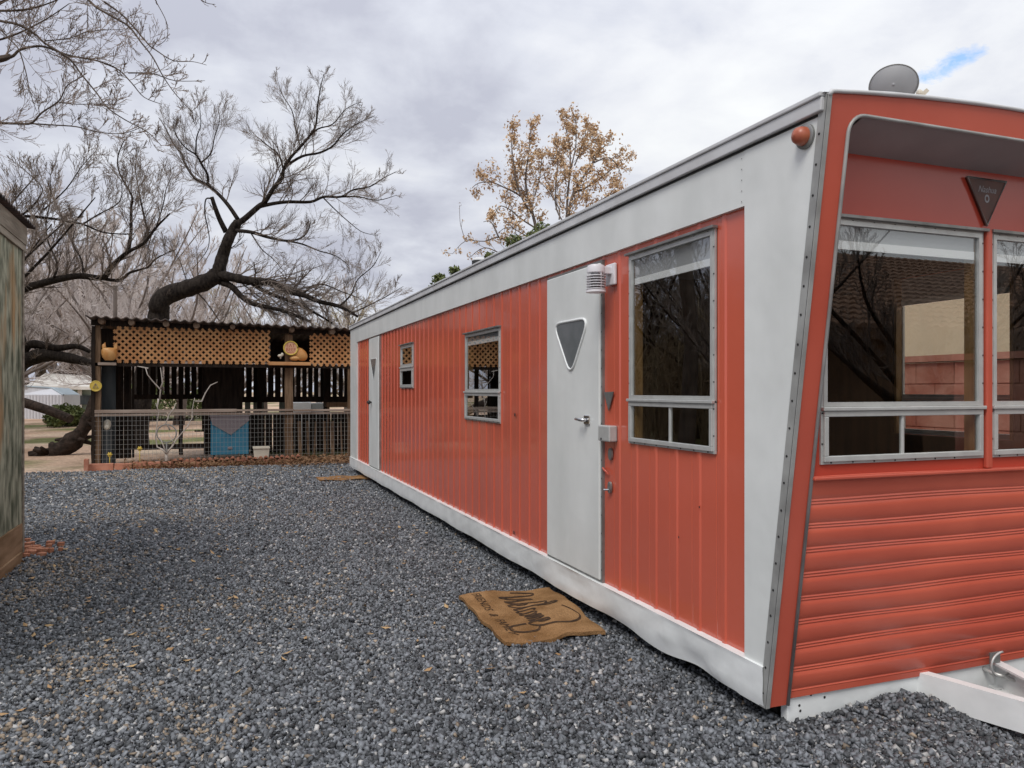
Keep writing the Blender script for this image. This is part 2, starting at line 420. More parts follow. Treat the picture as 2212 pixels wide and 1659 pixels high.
def vwindow(axis, op, rail, face, inn, shade_z=None, split=True, single=False, jamb=True, hood=True, wf=.018):
    """metal window: axis 'x' (side wall, seen from -x) or 'y' (front wall, seen from -y)"""
    a0, a1, z0, z1 = op
    def bx(m_, A0, A1, D0, D1, Z0, Z1):   # A along the wall, D depth from outside (0) inward (+)
        if axis == 'x': m_.box(face+D0, face+D1, A0, A1, Z0, Z1)
        elif axis == 'y': m_.box(A0, A1, face+D0, face+D1, Z0, Z1)
        else: m_.box(face-D1, face-D0, A0, A1, Z0, Z1)
    fr = MB()
    fl = .014
    def frm(m_, A0, A1, Z0, Z1, w, D0, D1):
        bx(m_, A0, A1, D0, D1, Z1-w, Z1); bx(m_, A0, A1, D0, D1, Z0, Z0+w); bx(m_, A0, A0+w, D0, D1, Z0+w, Z1-w); bx(m_, A1-w, A1, D0, D1, Z0+w, Z1-w)
    frm(fr, a0, a1, z0, z1, fl+.006, -.008, .002)                  # nailing flange
    frm(fr, a0+.012, a1-.012, rail+.008, z1-.012, wf, -.012, .006)  # upper sash frame
    nf = len(fr.f)
    mb = fr
    for k in range(int((a1-a0)/.11)):
        for zz_ in (z1-.0115, z0+.006):
            p = (a0+.05+k*.11)
            bx(mb, p-.003, p+.003, -.010, -.0079, zz_-.003, zz_+.003)
    k = 0
    while z0+.08+k*.12 < z1-.05:
        zz_ = z0+.08+k*.12; bx(mb, a0+.003, a0+.009, -.010, -.0079, zz_-.003, zz_+.003); bx(mb, a1-.009, a1-.003, -.010, -.0079, zz_-.003, zz_+.003); k += 1
    w = part('window', fr, [M['alu'], M['screw']], TR, split=nf)
    if hood:
        mb = MB(); bx(mb, a0-.012, a1+.012, -.03, .0, z1-.004, z1+.008); part('drip_cap', mb, M['alud'], w, bev=.001)
    mb = MB(); bx(mb, a0+.0, a1-.0, -.026, .004, rail-.008, rail+.007); part('meeting_rail', mb, M['alu'], w, bev=.003)
    mb = MB(); frm(mb, a0+.010, a1-.010, z0+.010, rail-.009, wf+.004, -.018, .004)
    if split: c = (a0+a1)/2-.02; bx(mb, c-.007, c+.007, -.012, .003, z0+.03, rail-.03)
    part('lower_sash', mb, M['alu'], w, bev=.0025)
    mb = MB(); bx(mb, a0+.03, a1-.03, -.0012, .0012, rail+.02, z1-.03); part('upper_pane', mb, M['glass'], w)
    mb = MB(); bx(mb, a0+.03, a1-.03, -.0062, -.0038, z0+.03, rail-.03); part('lower_pane', mb, M['glass'], w)
    if jamb:
        mb = MB(); bx(mb, a0+.012, a0+.03, .014, .06, z0, z1); part('jamb', mb, M['wood_lt'], w); mb = MB(); bx(mb, a1-.03, a1-.012, .014, .06, z0, z1); part('jamb', mb, M['wood_lt'], w)
    if shade_z:
        mb = MB(); bx(mb, a0+.032, a1-.032, .014, .016, shade_z, z1-.02); mbb = MB(); bx(mbb, a0+.032, a1-.032, .010, .020, shade_z-.034, shade_z); 
        part('roller_shade', mb, M['shade'], w); part('shade_bar', mbb, M['shadebar'], w)
    return w
vwindow('x', W1, 1.318, XR-.004, 1, shade_z=1.965)
vwindow('x', W2, 1.354, XR-.004, 1, shade_z=1.80, split=False)
vwindow('x', W3, 1.640, XR-.004, 1, split=False, jamb=False, wf=.03)
vwindow('y', F1, 1.297, YW, 1, shade_z=1.965)
vwindow('y', F2, 1.297, YW, 1, shade_z=1.965)
vwindow('z', RW, 1.318, XE+.004, 1, shade_z=1.95, split=False)
# --- front door
def rounded_tri(pts, r, n=5):
    out = []
    m_ = len(pts)
    for i in range(m_):
        p0, p, p1 = Vector(pts[i-1]), Vector(pts[i]), Vector(pts[(i+1) % m_])
        a = (p0-p).normalized(); b = (p1-p).normalized()
        s0 = p+a*r; s1 = p+b*r
        for k in range(n+1):
            t = k/n; out.append((1-t)*(1-t)*s0+2*t*(1-t)*p+t*t*s1)
    return out
def door(D, tri, rad, name='door', gk=.008):
    y0, y1, z0, z1 = D
    mb = MB().box(XS-.006, XR+.012, y0+.006, y1-.006, z0+.006, z1-.006)
    d = part(name, mb, M['white'], TR, bev=.006)
    mb = MB().frame('x', XS+.006, .02, y0-.012, y1+.012, z0-.008, z1+.010, .016); part('door_trim', mb, M['alud'], d)
    mb = MB().frame('x', XS+.0105, .02, y0+.0005, y1-.0005, z0+.001, z1-.001, .012); part('door_gap', mb, M['dark'], d)
    P = [PX(u, v, XS-.006) for u, v in tri]
    rt = rounded_tri([(p.y, p.z) for p in P], rad)
    c = sum((Vector(q) for q in rt), Vector((0,0)))/len(rt)
    mb = MB().prism([(XS-.010, q[0], q[1]) for q in rt], (.006,0,0)); w = part('door_window', mb, M['frost'], d)
    mb = MB(); pts = [(XS-.009, q[0], q[1]) for q in rt]; pts += pts[:2]
    mb.tube(pts, gk, 8, cap=False); part('window_gasket', mb, M['whitetrim'], w, smooth='all')
    return d
d1 = door(D1, [(1197,700),(1273,686),(1234,813)], .105)
z = .34
while z < 2.05: part('screw', MB().lathe((XS+.004, D1[0]-.004, z), [(.0045,0),(0,-.003)], 8, 'x'), M['screw'], d1); z += .105
p = PX(1268, 907, XS-.01)
mb = MB().box(XS-.016, XS-.006, p.y-.036, p.y+.036, p.z-.028, p.z+.028)
h = part('door_handle', mb, M['chrome'], d1, bev=.008)
mb = MB().tube([(XS-.012,p.y-.012,p.z),(XS-.045,p.y-.010,p.z),(XS-.052,p.y+.02,p.z+.001),(XS-.050,p.y+.075,p.z+.003)], [.011,.011,.010,.008], 10)
part('handle_lever', mb, M['chrome'], d1, smooth='all')
d2 = door(D2, [(800.3,776),(813.5,774),(807.6,822)], .03, gk=.003)
p = PX(800.5, 869, XS-.02)
mb = MB().ell((XS-.045, p.y, p.z), (.028,.03,.03)); mb.tube([(XS-.005,p.y,p.z),(XS-.045,p.y,p.z)], .012, 8); part('door_knob', mb, M['rubber'], d2, smooth='all')
# --- things screwed to the red wall beside the door
tri = [PX(1304,847,XR-.014), PX(1325,846,XR-.014), PX(1314,887,XR-.014)]
mb = MB().prism([tuple(q) for q in tri], (.006,0,0)); part('triangle_reflector', mb, M['alud'], TR, bev=.001)
a = PX(1293, 918, XS-.03); b = PX(1317, 955, XS-.03)
mb = MB().box(XS-.035, XR-.003, min(a.y,b.y), max(a.y,b.y), b.z, a.z); lb = part('lock_box', mb, M['alu'], TR, bev=.007)
c = PX(1298, 948, XS-.036); mb = MB().lathe((XS-.0355, c.y, c.z), [(.008,0),(.0,-.001)], 12, 'x'); part('key_slot', mb, M['screw'], lb)
c = PX(1319, 981, XR-.01)
mb = MB().prism([(XR-.016, c.y+.022*math.sin(R(a_)), c.z+.034*math.cos(R(a_))) for a_ in range(0, 360, 24)], (.01,0,0)); part('oval_escutcheon', mb, M['alud'], TR)
c = PX(1318, 1053, XR-.01)
mb = MB().prism([(XR-.018, c.y+.018*math.sin(R(a_)), c.z+.034*math.cos(R(a_))) for a_ in range(0, 360, 24)], (.012,0,0)); lk = part('deadbolt_lock', mb, M['alud'], TR)
mb = MB().tube([(XR-.018,c.y,c.z-.012),(XR-.04,c.y+.02,c.z-.014)], .006, 8); part('thumb_turn', mb, M['chrome'], lk)
c = PX(1309, 1016, XR-.01)
mb = MB().tube([(XR-.012,c.y+.035,c.z+.01),(XR-.02,c.y+.0,c.z+.002),(XR-.02,c.y-.025,c.z-.006),(XR-.012,c.y-.03,c.z-.02)], .006, 6); part('wall_hook', mb, M['redflat'], TR)
for u, v in ((1115,896),(1113,1150),(848,970),(1515,1095),(1470,1160)):
    c = PX(u, v, XR-.002); r_ = .014 if u in (1115,1113) else .005
    part('plugged_hole', MB().lathe((XR-.0125, c.y, c.z), [(r_,0),(0,-.001)], 12, 'x'), M['screw'], TR)
# --- porch lamp
lp = (XS-.09, 3.843)
mb = MB().box(XR-.028, XR-.009, 3.79, 3.895, 1.955, 2.075); pl = part('porch_lamp', mb, M['lampw'], TR, bev=.006)
mb = MB().box(lp[0], XR-.02, 3.815, 3.87, 2.015, 2.055); part('lamp_arm', mb, M['lampw'], pl, bev=.004)
mb = MB().lathe((lp[0], lp[1], 0), [(.0,2.066),(.030,2.066),(.046,2.060),(.050,2.048),(.050,2.022),(.046,2.020)], 28)
part('lamp_cap', mb, M['lampw'], pl, smooth=True)
mb = MB()
for k in range(6):
    z_ = 2.004-k*.0145; mb.lathe((lp[0], lp[1], z_), [(.040,.004),(.054,.0),(.054,-.0035),(.040,.0005)], 28)
mb.lathe((lp[0], lp[1], 1.912), [(.03,.006),(.055,.012),(.056,.0),(.03,-.002)], 28)
for a_ in (40, 160, 280): mb.tube([(lp[0]+.046*math.cos(R(a_)), lp[1]+.046*math.sin(R(a_)), 1.915), (lp[0]+.046*math.cos(R(a_)), lp[1]+.046*math.sin(R(a_)), 2.03)], .003, 4)
part('lamp_louvres', mb, M['lampw'], pl, smooth=True)
mb = MB().lathe((lp[0], lp[1], 0), [(.0,1.93),(.026,1.94),(.028,2.02)], 16); part('lamp_glass', mb, M['shade'], pl, smooth=True)
# --- marker light on the white corner
p = PX(1738, 295, XS-.01)
mb = MB().lathe((XS-.002, p.y, p.z), [(.046,0),(.046,-.010),(.040,-.014),(.0,-.014)], 28, 'x'); ml = part('marker_light', mb, M['alud'], TR, smooth=True)
mb = MB().lathe((XS-.014, p.y, p.z), [(.035,0),(.034,-.018),(.028,-.034),(.016,-.043),(.0,-.046)], 28, 'x'); part('marker_lens', mb, M['amber'], ml, smooth=True)
# --- emblem above the window post
M['emb'] = mat('dark_bronze_enamel', (.09,.022,.012), .4, col2=(.06,.016,.01), nscale=20)
yy = YW-.012
A, B, C_ = PY(2089,382,yy), PY(2173,388,yy), PY(2130,487,yy)
mb = MB().prism([(A.x,yy,A.z),(B.x,yy,A.z),((A.x+B.x)/2,yy,C_.z)], (0,.011,0)); em = part('emblem', mb, M['emb'], TR)
mb = MB().tube([(A.x,yy-.001,A.z),(B.x,yy-.001,A.z),((A.x+B.x)/2,yy-.001,C_.z),(A.x,yy-.001,A.z),(B.x,yy-.001,A.z)], .005, 6, cap=False)
part('emblem_rim', mb, M['alud'], em)
vs, fs = text_mesh('Nashua', .036)
xc = (A.x+B.x)/2
mb = MB().add([(xc+.004+x+y_*.35, yy-.0015, A.z-.045+y_*1.1) for x, y_, z_ in vs], fs)
cz = A.z-.083
for k in range(16):
    a0 = 2*math.pi*k/16; a1 = 2*math.pi*(k+1)/16
    mb.add([(xc+r_*math.cos(a_)*.8, yy-.0015, cz+r_*math.sin(a_)) for r_, a_ in ((.010,a0),(.018,a0),(.018,a1),(.010,a1))], [(0,1,2,3)])
part('emblem_lettering', mb, M['shade'], em, fixn=False)
# --- roof vent and drawbar
p = PD(1035, 560, 8.29)
mb = MB().lathe((p.x, p.y, 0), [(.05,2.47),(.05,2.70),(.078,2.705),(.078,2.755),(.05,2.765)], 20); rv = part('roof_vent', mb, M['rubber'], TR, smooth=True)
mb = MB().lathe((p.x, p.y, 0), [(.082,2.756),(.082,2.766),(.05,2.79),(.0,2.795)], 20); part('vent_cap', mb, M['roofm'], rv, smooth=True)
for sx in (1, -1):
    A_ = Vector((XC-sx*.262, 2.60, 0)); B_ = Vector((XC-sx*.075, 2.0, 0))
    mb = MB()
    w1 = Vector(((sx)*.006,0,0)); w2 = Vector(((sx)*.05,0,0))
    for (wd, z0, z1) in ((w1,.022,.128),(w2,.128,.138),(w2,.012,.022)):
        mb.prism([(q.x, q.y, z0) for q in (A_, B_, B_+wd, A_+wd)], (0,0,z1-z0))
    db = part('drawbar_beam', mb, M['whitetrim'], TR)
mb = MB().box(XC-.075, XC+.075, 1.78, 1.995, .03, .142); mb.lathe((XC, 1.76, 0), [(.04,.05),(.055,.07),(.055,.14),(.03,.165),(0,.17)], 16); part('coupler', mb, M['whitetrim'], db, bev=.004)
p = PY(2150, 1453, 2.50)
mb = MB().tube([(p.x-.03, 2.54, p.z+.012), (p.x-.028, 2.50, p.z+.004), (p.x+.02, 2.40, p.z-.008)], .009, 10); part('drain_pipe', mb, M['alu'], TR, smooth='all')
mb = MB().tube([(XC+.17+.07*math.cos(R(a_)), 2.45, .15+.055*math.sin(R(a_))) for a_ in range(90, 340, 12)], .005, 6); part('gas_hose', mb, M['alu'], TR, smooth='all')

# ================================================================ GROUND
def gh(x, y):
    h = .058*math.exp(-(((x-2.72)/.22)**2+((y-2.46)/.15)**2)) + .030*math.exp(-(((x-2.45)/.35)**2+((y-2.5)/.2)**2))
    h -= .055*math.exp(-(((x-3.25)/.38)**2+((y-1.95)/.36)**2))
    return h + .010*math.sin(x*1.7+.6)*math.sin(y*1.3) + .006*math.sin(x*4.1+y*2.2)
def ghn(x, y):
    h = .058*np.exp(-(((x-2.72)/.22)**2+((y-2.46)/.15)**2)) + .030*np.exp(-(((x-2.45)/.35)**2+((y-2.5)/.2)**2))
    h = h - .055*np.exp(-(((x-3.25)/.38)**2+((y-1.95)/.36)**2))
    return h + .010*np.sin(x*1.7+.6)*np.sin(y*1.3) + .006*np.sin(x*4.1+y*2.2)
def ground_mat(name, kind):
    m = bpy.data.materials.new(name); m.use_nodes = True; nt = m.node_tree; N = nt.nodes; K = nt.links; b = N['Principled BSDF']
    b.inputs['Roughness'].default_value = .85; b.inputs['Specular IOR Level'].default_value = .25
    tc = N.new('ShaderNodeTexCoord')
    def noise(s, d=4.0):
        n = N.new('ShaderNodeTexNoise'); n.inputs['Scale'].default_value = s; n.inputs['Detail'].default_value = d; K.new(tc.outputs['Object'], n.inputs['Vector']); return n
    def ramp(src, els):
        r = N.new('ShaderNodeValToRGB'); e = r.color_ramp.elements
        e[0].position = els[0][0]; e[0].color = L(els[0][1]); e[1].position = els[-1][0]; e[1].color = L(els[-1][1])
        for p, c in els[1:-1]: q = e.new(p); q.color = L(c)
        K.new(src, r.inputs[0]); return r
    def mix(f, a, c):
        x = N.new('ShaderNodeMix'); x.data_type = 'RGBA'
        K.new(f, x.inputs[0]); K.new(a, x.inputs[6]); K.new(c, x.inputs[7]); return x.outputs[2]
    if kind == 'gravel':
        v = N.new('ShaderNodeTexVoronoi'); v.inputs['Scale'].default_value = 42; K.new(tc.outputs['Object'], v.inputs['Vector'])
        sp = N.new('ShaderNodeSeparateColor'); K.new(v.outputs['Color'], sp.inputs[0])
        r = ramp(sp.outputs[0], [(0,(.035,.036,.042)),(.5,(.13,.137,.158)),(.82,(.24,.248,.275)),(.93,(.32,.31,.29)),(1,(.42,.40,.36))])
        n = noise(.75, 5); r2 = ramp(n.outputs[0], [(.52,(0,0,0)),(.68,(.6,.6,.6))])
        tn = ramp(sp.outputs[1], [(0,(.09,.06,.04)),(1,(.30,.20,.12))])
        c = mix(r2.outputs[0], r.outputs[0], tn.outputs[0]); K.new(c, b.inputs['Base Color'])
        bp = N.new('ShaderNodeBump'); bp.inputs['Strength'].default_value = 1.0; bp.inputs['Distance'].default_value = .02; bp.invert = True
        K.new(v.outputs['Distance'], bp.inputs['Height']); K.new(bp.outputs[0], b.inputs['Normal'])
    else:
        n = noise(.35, 6); r = ramp(n.outputs[0], [(.35,(.42,.27,.18)),(.55,(.60,.43,.31)),(.7,(.66,.52,.38))])
        n1 = noise(.16, 4); r1 = ramp(n1.outputs[0], [(.50,(0,0,0)),(.58,(1,1,1))])
        n2 = noise(9, 6); g = ramp(n2.outputs[0], [(.3,(.10,.11,.035)),(.7,(.22,.23,.08))])
        c = mix(r1.outputs[0], r.outputs[0], g.outputs[0]); n3 = noise(14, 6); r3 = ramp(n3.outputs[0], [(.3,(.6,.6,.6)),(.7,(1.1,1.1,1.1))])
        x = N.new('ShaderNodeMix'); x.data_type = 'RGBA'; x.blend_type = 'MULTIPLY'; x.inputs[0].default_value = 1; K.new(c, x.inputs[6]); K.new(r3.outputs[0], x.inputs[7])
        K.new(x.outputs[2], b.inputs['Base Color'])
        bp = N.new('ShaderNodeBump'); bp.inputs['Strength'].default_value = .6; bp.inputs['Distance'].default_value = .05; K.new(n3.outputs[0], bp.inputs['Height']); K.new(bp.outputs[0], b.inputs['Normal'])
    return m
M['gravel'] = ground_mat('blue_grey_gravel_bed', 'gravel'); M['dirt'] = ground_mat('sandy_ground', 'dirt')
mb = MB()
for i in range(61):
    for j in range(61):
        x = -300+600*(i/60); y_ = -200+800*(j/60); mb.v.append((x, y_, -.03))
for i in range(60):
    for j in range(60): a = i*61+j; mb.f.append((a, a+61, a+62, a+1))
tag(mesh_obj('ground', mb.v, mb.f, M['dirt'], fixn=False), kind='structure')
mb = MB(); GX0, GX1, GY0, GY1 = -9.0, 10.0, -8.0, 14.6
nx, ny = 190, 226
for j in range(ny+1):
    for i in range(nx+1):
        x = GX0+(GX1-GX0)*i/nx; y_ = GY0+(GY1-GY0)*j/ny
        z = gh(x, y_)
        if j == ny: y_ += .18*math.sin(x*2.1)+.10*math.sin(x*5.7); z = -.028
        if i in (0, nx) or j == 0: z = -.028
        mb.v.append((x, y_, z))
for j in range(ny):
    for i in range(nx): a = j*(nx+1)+i; mb.f.append((a, a+1, a+nx+2, a+nx+1))
tag(mesh_obj('driveway', mb.v, mb.f, M['gravel'], smooth='all', fixn=False), kind='structure')
# ---- loose crushed stones, real geometry
m = bpy.data.materials.new('crushed_stone'); m.use_nodes = True; nt = m.node_tree; b = nt.nodes['Principled BSDF']
at = nt.nodes.new('ShaderNodeAttribute'); at.attribute_name = 'tint'; nt.links.new(at.outputs['Color'], b.inputs['Base Color'])
b.inputs['Roughness'].default_value = .62; b.inputs['Specular IOR Level'].default_value = .45; M['stone'] = m
def stones():
    g = np.random.default_rng(11)
    P = []; S = []
    for (y0, y1, x0, x1, dens, smin, smax) in ((1.6,4.2,-2.6,4.4,7600,.008,.022),(4.2,6.6,-3.0,2.2,5800,.009,.021),(6.6,10.0,-3.2,2.2,3000,.012,.024),(10.0,14.65,-4.5,2.3,1300,.018,.030)):
        n = int((y1-y0)*(x1-x0)*dens); x = g.uniform(x0,x1,n); y = g.uniform(y0,y1,n)
        r = np.hypot(x, y); a = np.degrees(np.arctan2(x, y))-20.7
        ok = (np.abs(a) < 41) & (r > 2.1) & ~((x > 2.22) & (y > 2.70)) & ~((x < -1.53) & (y < 7.25))
        ok &= ~((x > 1.47) & (x < 1.97) & (y > 3.93) & (y < 4.72) & (y-3.9 > (1.5-x)*1.5))
        ok &= ~((x > 2.16) & (y > 2.52) & (y <= 2.7) & (x < 4.0))
        x, y = x[ok], y[ok]; s = smin+(smax-smin)*g.random(len(x))**1.7
        P.append(np.stack([x, y], 1)); S.append(s)
    P = np.concatenate(P); s = np.concatenate(S); n = len(s)
    cube = np.array([[-1,-1,-1],[1,-1,-1],[1,1,-1],[-1,1,-1],[-1,-1,1],[1,-1,1],[1,1,1],[-1,1,1]], float)*.5
    v = cube[None]+g.uniform(-.2,.2,(n,8,3))
    v *= (s[:,None]*np.stack([g.uniform(.8,1.35,n), g.uniform(.7,1.1,n), g.uniform(.35,.75,n)],1))[:,None,:]
    q = g.normal(size=(n,4)); q[:,1:3] *= .55; q /= np.linalg.norm(q,axis=1)[:,None]
    w,x_,y_,z_ = q.T
    Rm = np.stack([1-2*(y_**2+z_**2),2*(x_*y_-z_*w),2*(x_*z_+y_*w),2*(x_*y_+z_*w),1-2*(x_**2+z_**2),2*(y_*z_-x_*w),2*(x_*z_-y_*w),2*(y_*z_+x_*w),1-2*(x_**2+y_**2)],1).reshape(n,3,3)
    v = np.einsum('nij,nkj->nki', Rm, v)
    base = np.stack([P[:,0], P[:,1], ghn(P[:,0],P[:,1])+g.uniform(-.2,.75,n)*s*.8+.002], 1)
    v += base[:,None,:]
    F_ = np.array([[0,3,2,1],[4,5,6,7],[0,1,5,4],[1,2,6,5],[2,3,7,6],[3,0,4,7]])
    f = (F_[None]+(np.arange(n)*8)[:,None,None]).reshape(-1)
    me = bpy.data.meshes.new('gravel'); me.vertices.add(n*8); me.vertices.foreach_set('co', v.reshape(-1).astype(np.float32))
    me.loops.add(n*24); me.loops.foreach_set('vertex_index', f.astype(np.int32)); me.polygons.add(n*6)
    me.polygons.foreach_set('loop_start', np.arange(n*6, dtype=np.int32)*4)
    try: me.polygons.foreach_set('loop_total', np.full(n*6, 4, dtype=np.int32))
    except Exception: pass
    # colours: blue grey rock, some pale and some tan stones, more tan where leaf dust has gathered
    k = g.random(n); lum = .036+.225*g.random(n)**1.3
    lum *= .93
    c = np.stack([lum*.93, lum*.99, lum*1.075], 1)
    pale = k > .945; c[pale] = (g.uniform(.26,.50,pale.sum()))[:,None]*np.array([1,.98,.95])
    X, Y = P[:,0], P[:,1]
    def blob(cx, cy, rx, ry): return np.exp(-((X-cx)/rx)**2-((Y-cy)/ry)**2)
    patch = .9*blob(-1.1,6.6,.5,.9)+.8*blob(-.55,4.3,.3,.35)+.8*blob(-.75,3.7,.3,.3)+.5*blob(-.2,3.2,.3,.25)+.45*blob(.2,5.2,.5,.5)+.55*blob(-.2,3.5,.25,.3)+.5*blob(.3,8.8,1.0,.25)+.45*blob(-.9,9.5,1.2,.8)+.8*blob(-1.5,13.8,2.6,.8)+.35*blob(-.5,11.5,1.5,.5)
    patch *= .6+.6*np.sin(X*7+1)*np.sin(Y*6)
    tan = g.random(n) < np.clip(.012+patch*.45, 0, .85)
    tl = g.uniform(.35,1,n)
    c[tan] = (tl[:,None]*np.array([.38,.30,.22])[None])[tan]
    col = np.ones((n,8,4), np.float32); col[:,:,:3] = c[:,None,:]
    at_ = me.attributes.new('tint', 'FLOAT_COLOR', 'POINT'); at_.data.foreach_set('color', col.reshape(-1))
    me.update(calc_edges=True); me.validate()
    me.materials.append(M['stone'])
    o = bpy.data.objects.new('gravel', me); COL.objects.link(o); tag(o, kind='stuff', label='loose blue grey crushed stone covering the yard', cat='gravel')
    print('stones', n)
stones()
# ---- fallen leaves
def leafmat(name, c1, c2, trans=.35):
    m = mat(name, c1, .7, col2=c2, nscale=3.3, ndetail=2, lo=.3, hi=.7); b = m.node_tree.nodes['Principled BSDF']
    return m
M['leaf'] = leafmat('dry_fallen_leaf', (.30,.17,.075), (.48,.33,.16)); M['leafd'] = leafmat('brown_litter', (.13,.065,.03), (.28,.16,.08))
M['orange'] = leafmat('tan_autumn_leaf', (.48,.315,.175), (.66,.48,.30)); M['green'] = leafmat('dull_green_leaf', (.07,.10,.03), (.15,.17,.05))
def leafquad(mb, p, s, flat=False):
    if flat: n = Vector((rnd.gauss(0,.25), rnd.gauss(0,.25), 1)).normalized()
    else: n = Vector((rnd.gauss(0,1), rnd.gauss(0,1), rnd.gauss(0,1))).normalized()
    a = n.orthogonal().normalized(); b = n.cross(a); t = rnd.uniform(0, 6.3); a, b = a*math.cos(t)+b*math.sin(t), b*math.cos(t)-a*math.sin(t)
    p = Vector(p); e = n*s*.15
    mb.add([p-a*s+e, p-b*s*.45, p+a*s+e, p+b*s*.45], [(0,1,2,3)])
mb = MB(); mb2 = MB()
for k in range(900):
    t = rnd.random()
    if t < .40: x, y_ = rnd.uniform(-2.6,2.0), rnd.uniform(3.2,14.4)
    elif t < .75: x, y_ = rnd.gauss(-1.2,.8), rnd.uniform(3.2,13)
    else: x, y_ = rnd.gauss(-.5,1.8), 13.9+rnd.gauss(0,.7)
    if x < -1.5 and y_ < 7.3: continue
    if x > 1.98: continue
    leafquad(mb, (x, y_, gh(x,y_)+.022), rnd.uniform(.012,.032), True)
tag(mesh_obj('fallen_leaves', mb.v, mb.f, M['leaf'], fixn=False), label='dry tan leaves scattered over the gravel', cat='leaves', kind='stuff')
for k in range(4200):
    x = rnd.uniform(-1.6, 2.6) if rnd.random() < .8 else rnd.uniform(1.3,2.3); y_ = 15.05+abs(rnd.gauss(0,.30))-.1
    if x > 1.0 and rnd.random() < .5: y_ = rnd.uniform(14.2,15.4)
    leafquad(mb2, (x, y_, .0+abs(rnd.gauss(0,.05))), rnd.uniform(.02,.05), rnd.random() < .4)
tag(mesh_obj('leaf_litter', mb2.v, mb2.f, M['leafd'], fixn=False), label='heap of brown leaf litter along the foot of the coop', cat='leaves', kind='stuff')

# ================================================================ DOORMATS
def mat_doormat():
    m = bpy.data.materials.new('coir_fibre'); m.use_nodes = True; nt = m.node_tree; N = nt.nodes; K = nt.links; b = N['Principled BSDF']
    b.inputs['Roughness'].default_value = .95; b.inputs['Specular IOR Level'].default_value = .1
    tc = N.new('ShaderNodeTexCoord'); n = N.new('ShaderNodeTexNoise'); n.inputs['Scale'].default_value = 6; n.inputs['Detail'].default_value = 6
    n2 = N.new('ShaderNodeTexNoise'); n2.inputs['Scale'].default_value = 160; n2.inputs['Detail'].default_value = 3
    K.new(tc.outputs['Object'], n.inputs['Vector']); K.new(tc.outputs['Object'], n2.inputs['Vector'])
    r = N.new('ShaderNodeValToRGB'); r.color_ramp.elements[0].position = .35; r.color_ramp.elements[1].position = .65
    r.color_ramp.elements[0].color = (.20,.105,.042,1); r.color_ramp.elements[1].color = (.34,.195,.09,1)
    K.new(n.outputs[0], r.inputs[0]); mx = N.new('ShaderNodeMix'); mx.data_type = 'RGBA'; mx.blend_type = 'MULTIPLY'; mx.inputs[0].default_value = .7
    K.new(r.outputs[0], mx.inputs[6]); r2 = N.new('ShaderNodeValToRGB'); r2.color_ramp.elements[0].position = .3; r2.color_ramp.elements[1].position = .6
    r2.color_ramp.elements[0].color = (.45,.45,.45,1); r2.color_ramp.elements[1].color = (1.15,1.15,1.15,1); K.new(n2.outputs[0], r2.inputs[0]); K.new(r2.outputs[0], mx.inputs[7]); K.new(mx.outputs[2], b.inputs['Base Color'])
    bp = N.new('ShaderNodeBump'); bp.inputs['Strength'].default_value = .9; bp.inputs['Distance'].default_value = .006; K.new(n2.outputs[0], bp.inputs['Height']); K.new(bp.outputs[0], b.inputs['Normal'])
    return m
M['coir'] = mat_doormat(); M['ink'] = mat('faded_black_print', (.035,.022,.015), .9, col2=(.09,.05,.025), nscale=40, lo=.4, hi=.75)
MA, MBm, MC, MD = PZ(991,1293,.02), PZ(1089,1396,.02), PZ(1309,1372,.02), PZ(1186,1277,.02)
def mz(s, t): return .037+.010*math.sin(s*7+t*3)+.008*math.sin(t*9+s*4)+.012*math.exp(-((s-.62)/.12)**2)*t+.010*s
def mp(s, t, dz=0):
    """s: 0 far edge side A-D .. runs toward trailer ; t: 0 = back edge (A-D) , 1 = near edge (B-C)"""
    p = (MA*(1-s)+MD*s)*(1-t)+(MBm*(1-s)+MC*s)*t
    return Vector((p.x+.006*math.sin(t*20+s*3)*(1 if s < .05 or s > .95 else 0), p.y+.006*math.sin(s*23), mz(s, t)+dz))
DM = thing('doormat', (1.72, 4.3, 0), 'tan coir doormat with black script lettering below the front door', 'doormat', 'doormats')
mb = MB(); n = 30
for i in range(n+1):
    for j in range(n+1): mb.v.append(tuple(mp(i/n, j/n, rnd.uniform(-.001,.001))))
for i in range(n):
    for j in range(n): a = i*(n+1)+j; mb.f.append((a, a+n+1, a+n+2, a+1))
edge = [(i, 0) for i in range(n+1)]+[(n, j) for j in range(1, n+1)]+[(i, n) for i in range(n-1, -1, -1)]+[(0, j) for j in range(n-1, 0, -1)]
o = len(mb.v)
for i, j in edge: q = mp(i/n, j/n); mb.v.append((q.x, q.y, q.z-.02))
for k in range(len(edge)):
    k2 = (k+1) % len(edge); a = edge[k][0]*(n+1)+edge[k][1]; b_ = edge[k2][0]*(n+1)+edge[k2][1]; mb.f.append((a, b_, o+k2, o+k))
part('coir_pad', mb, M['coir'], DM)
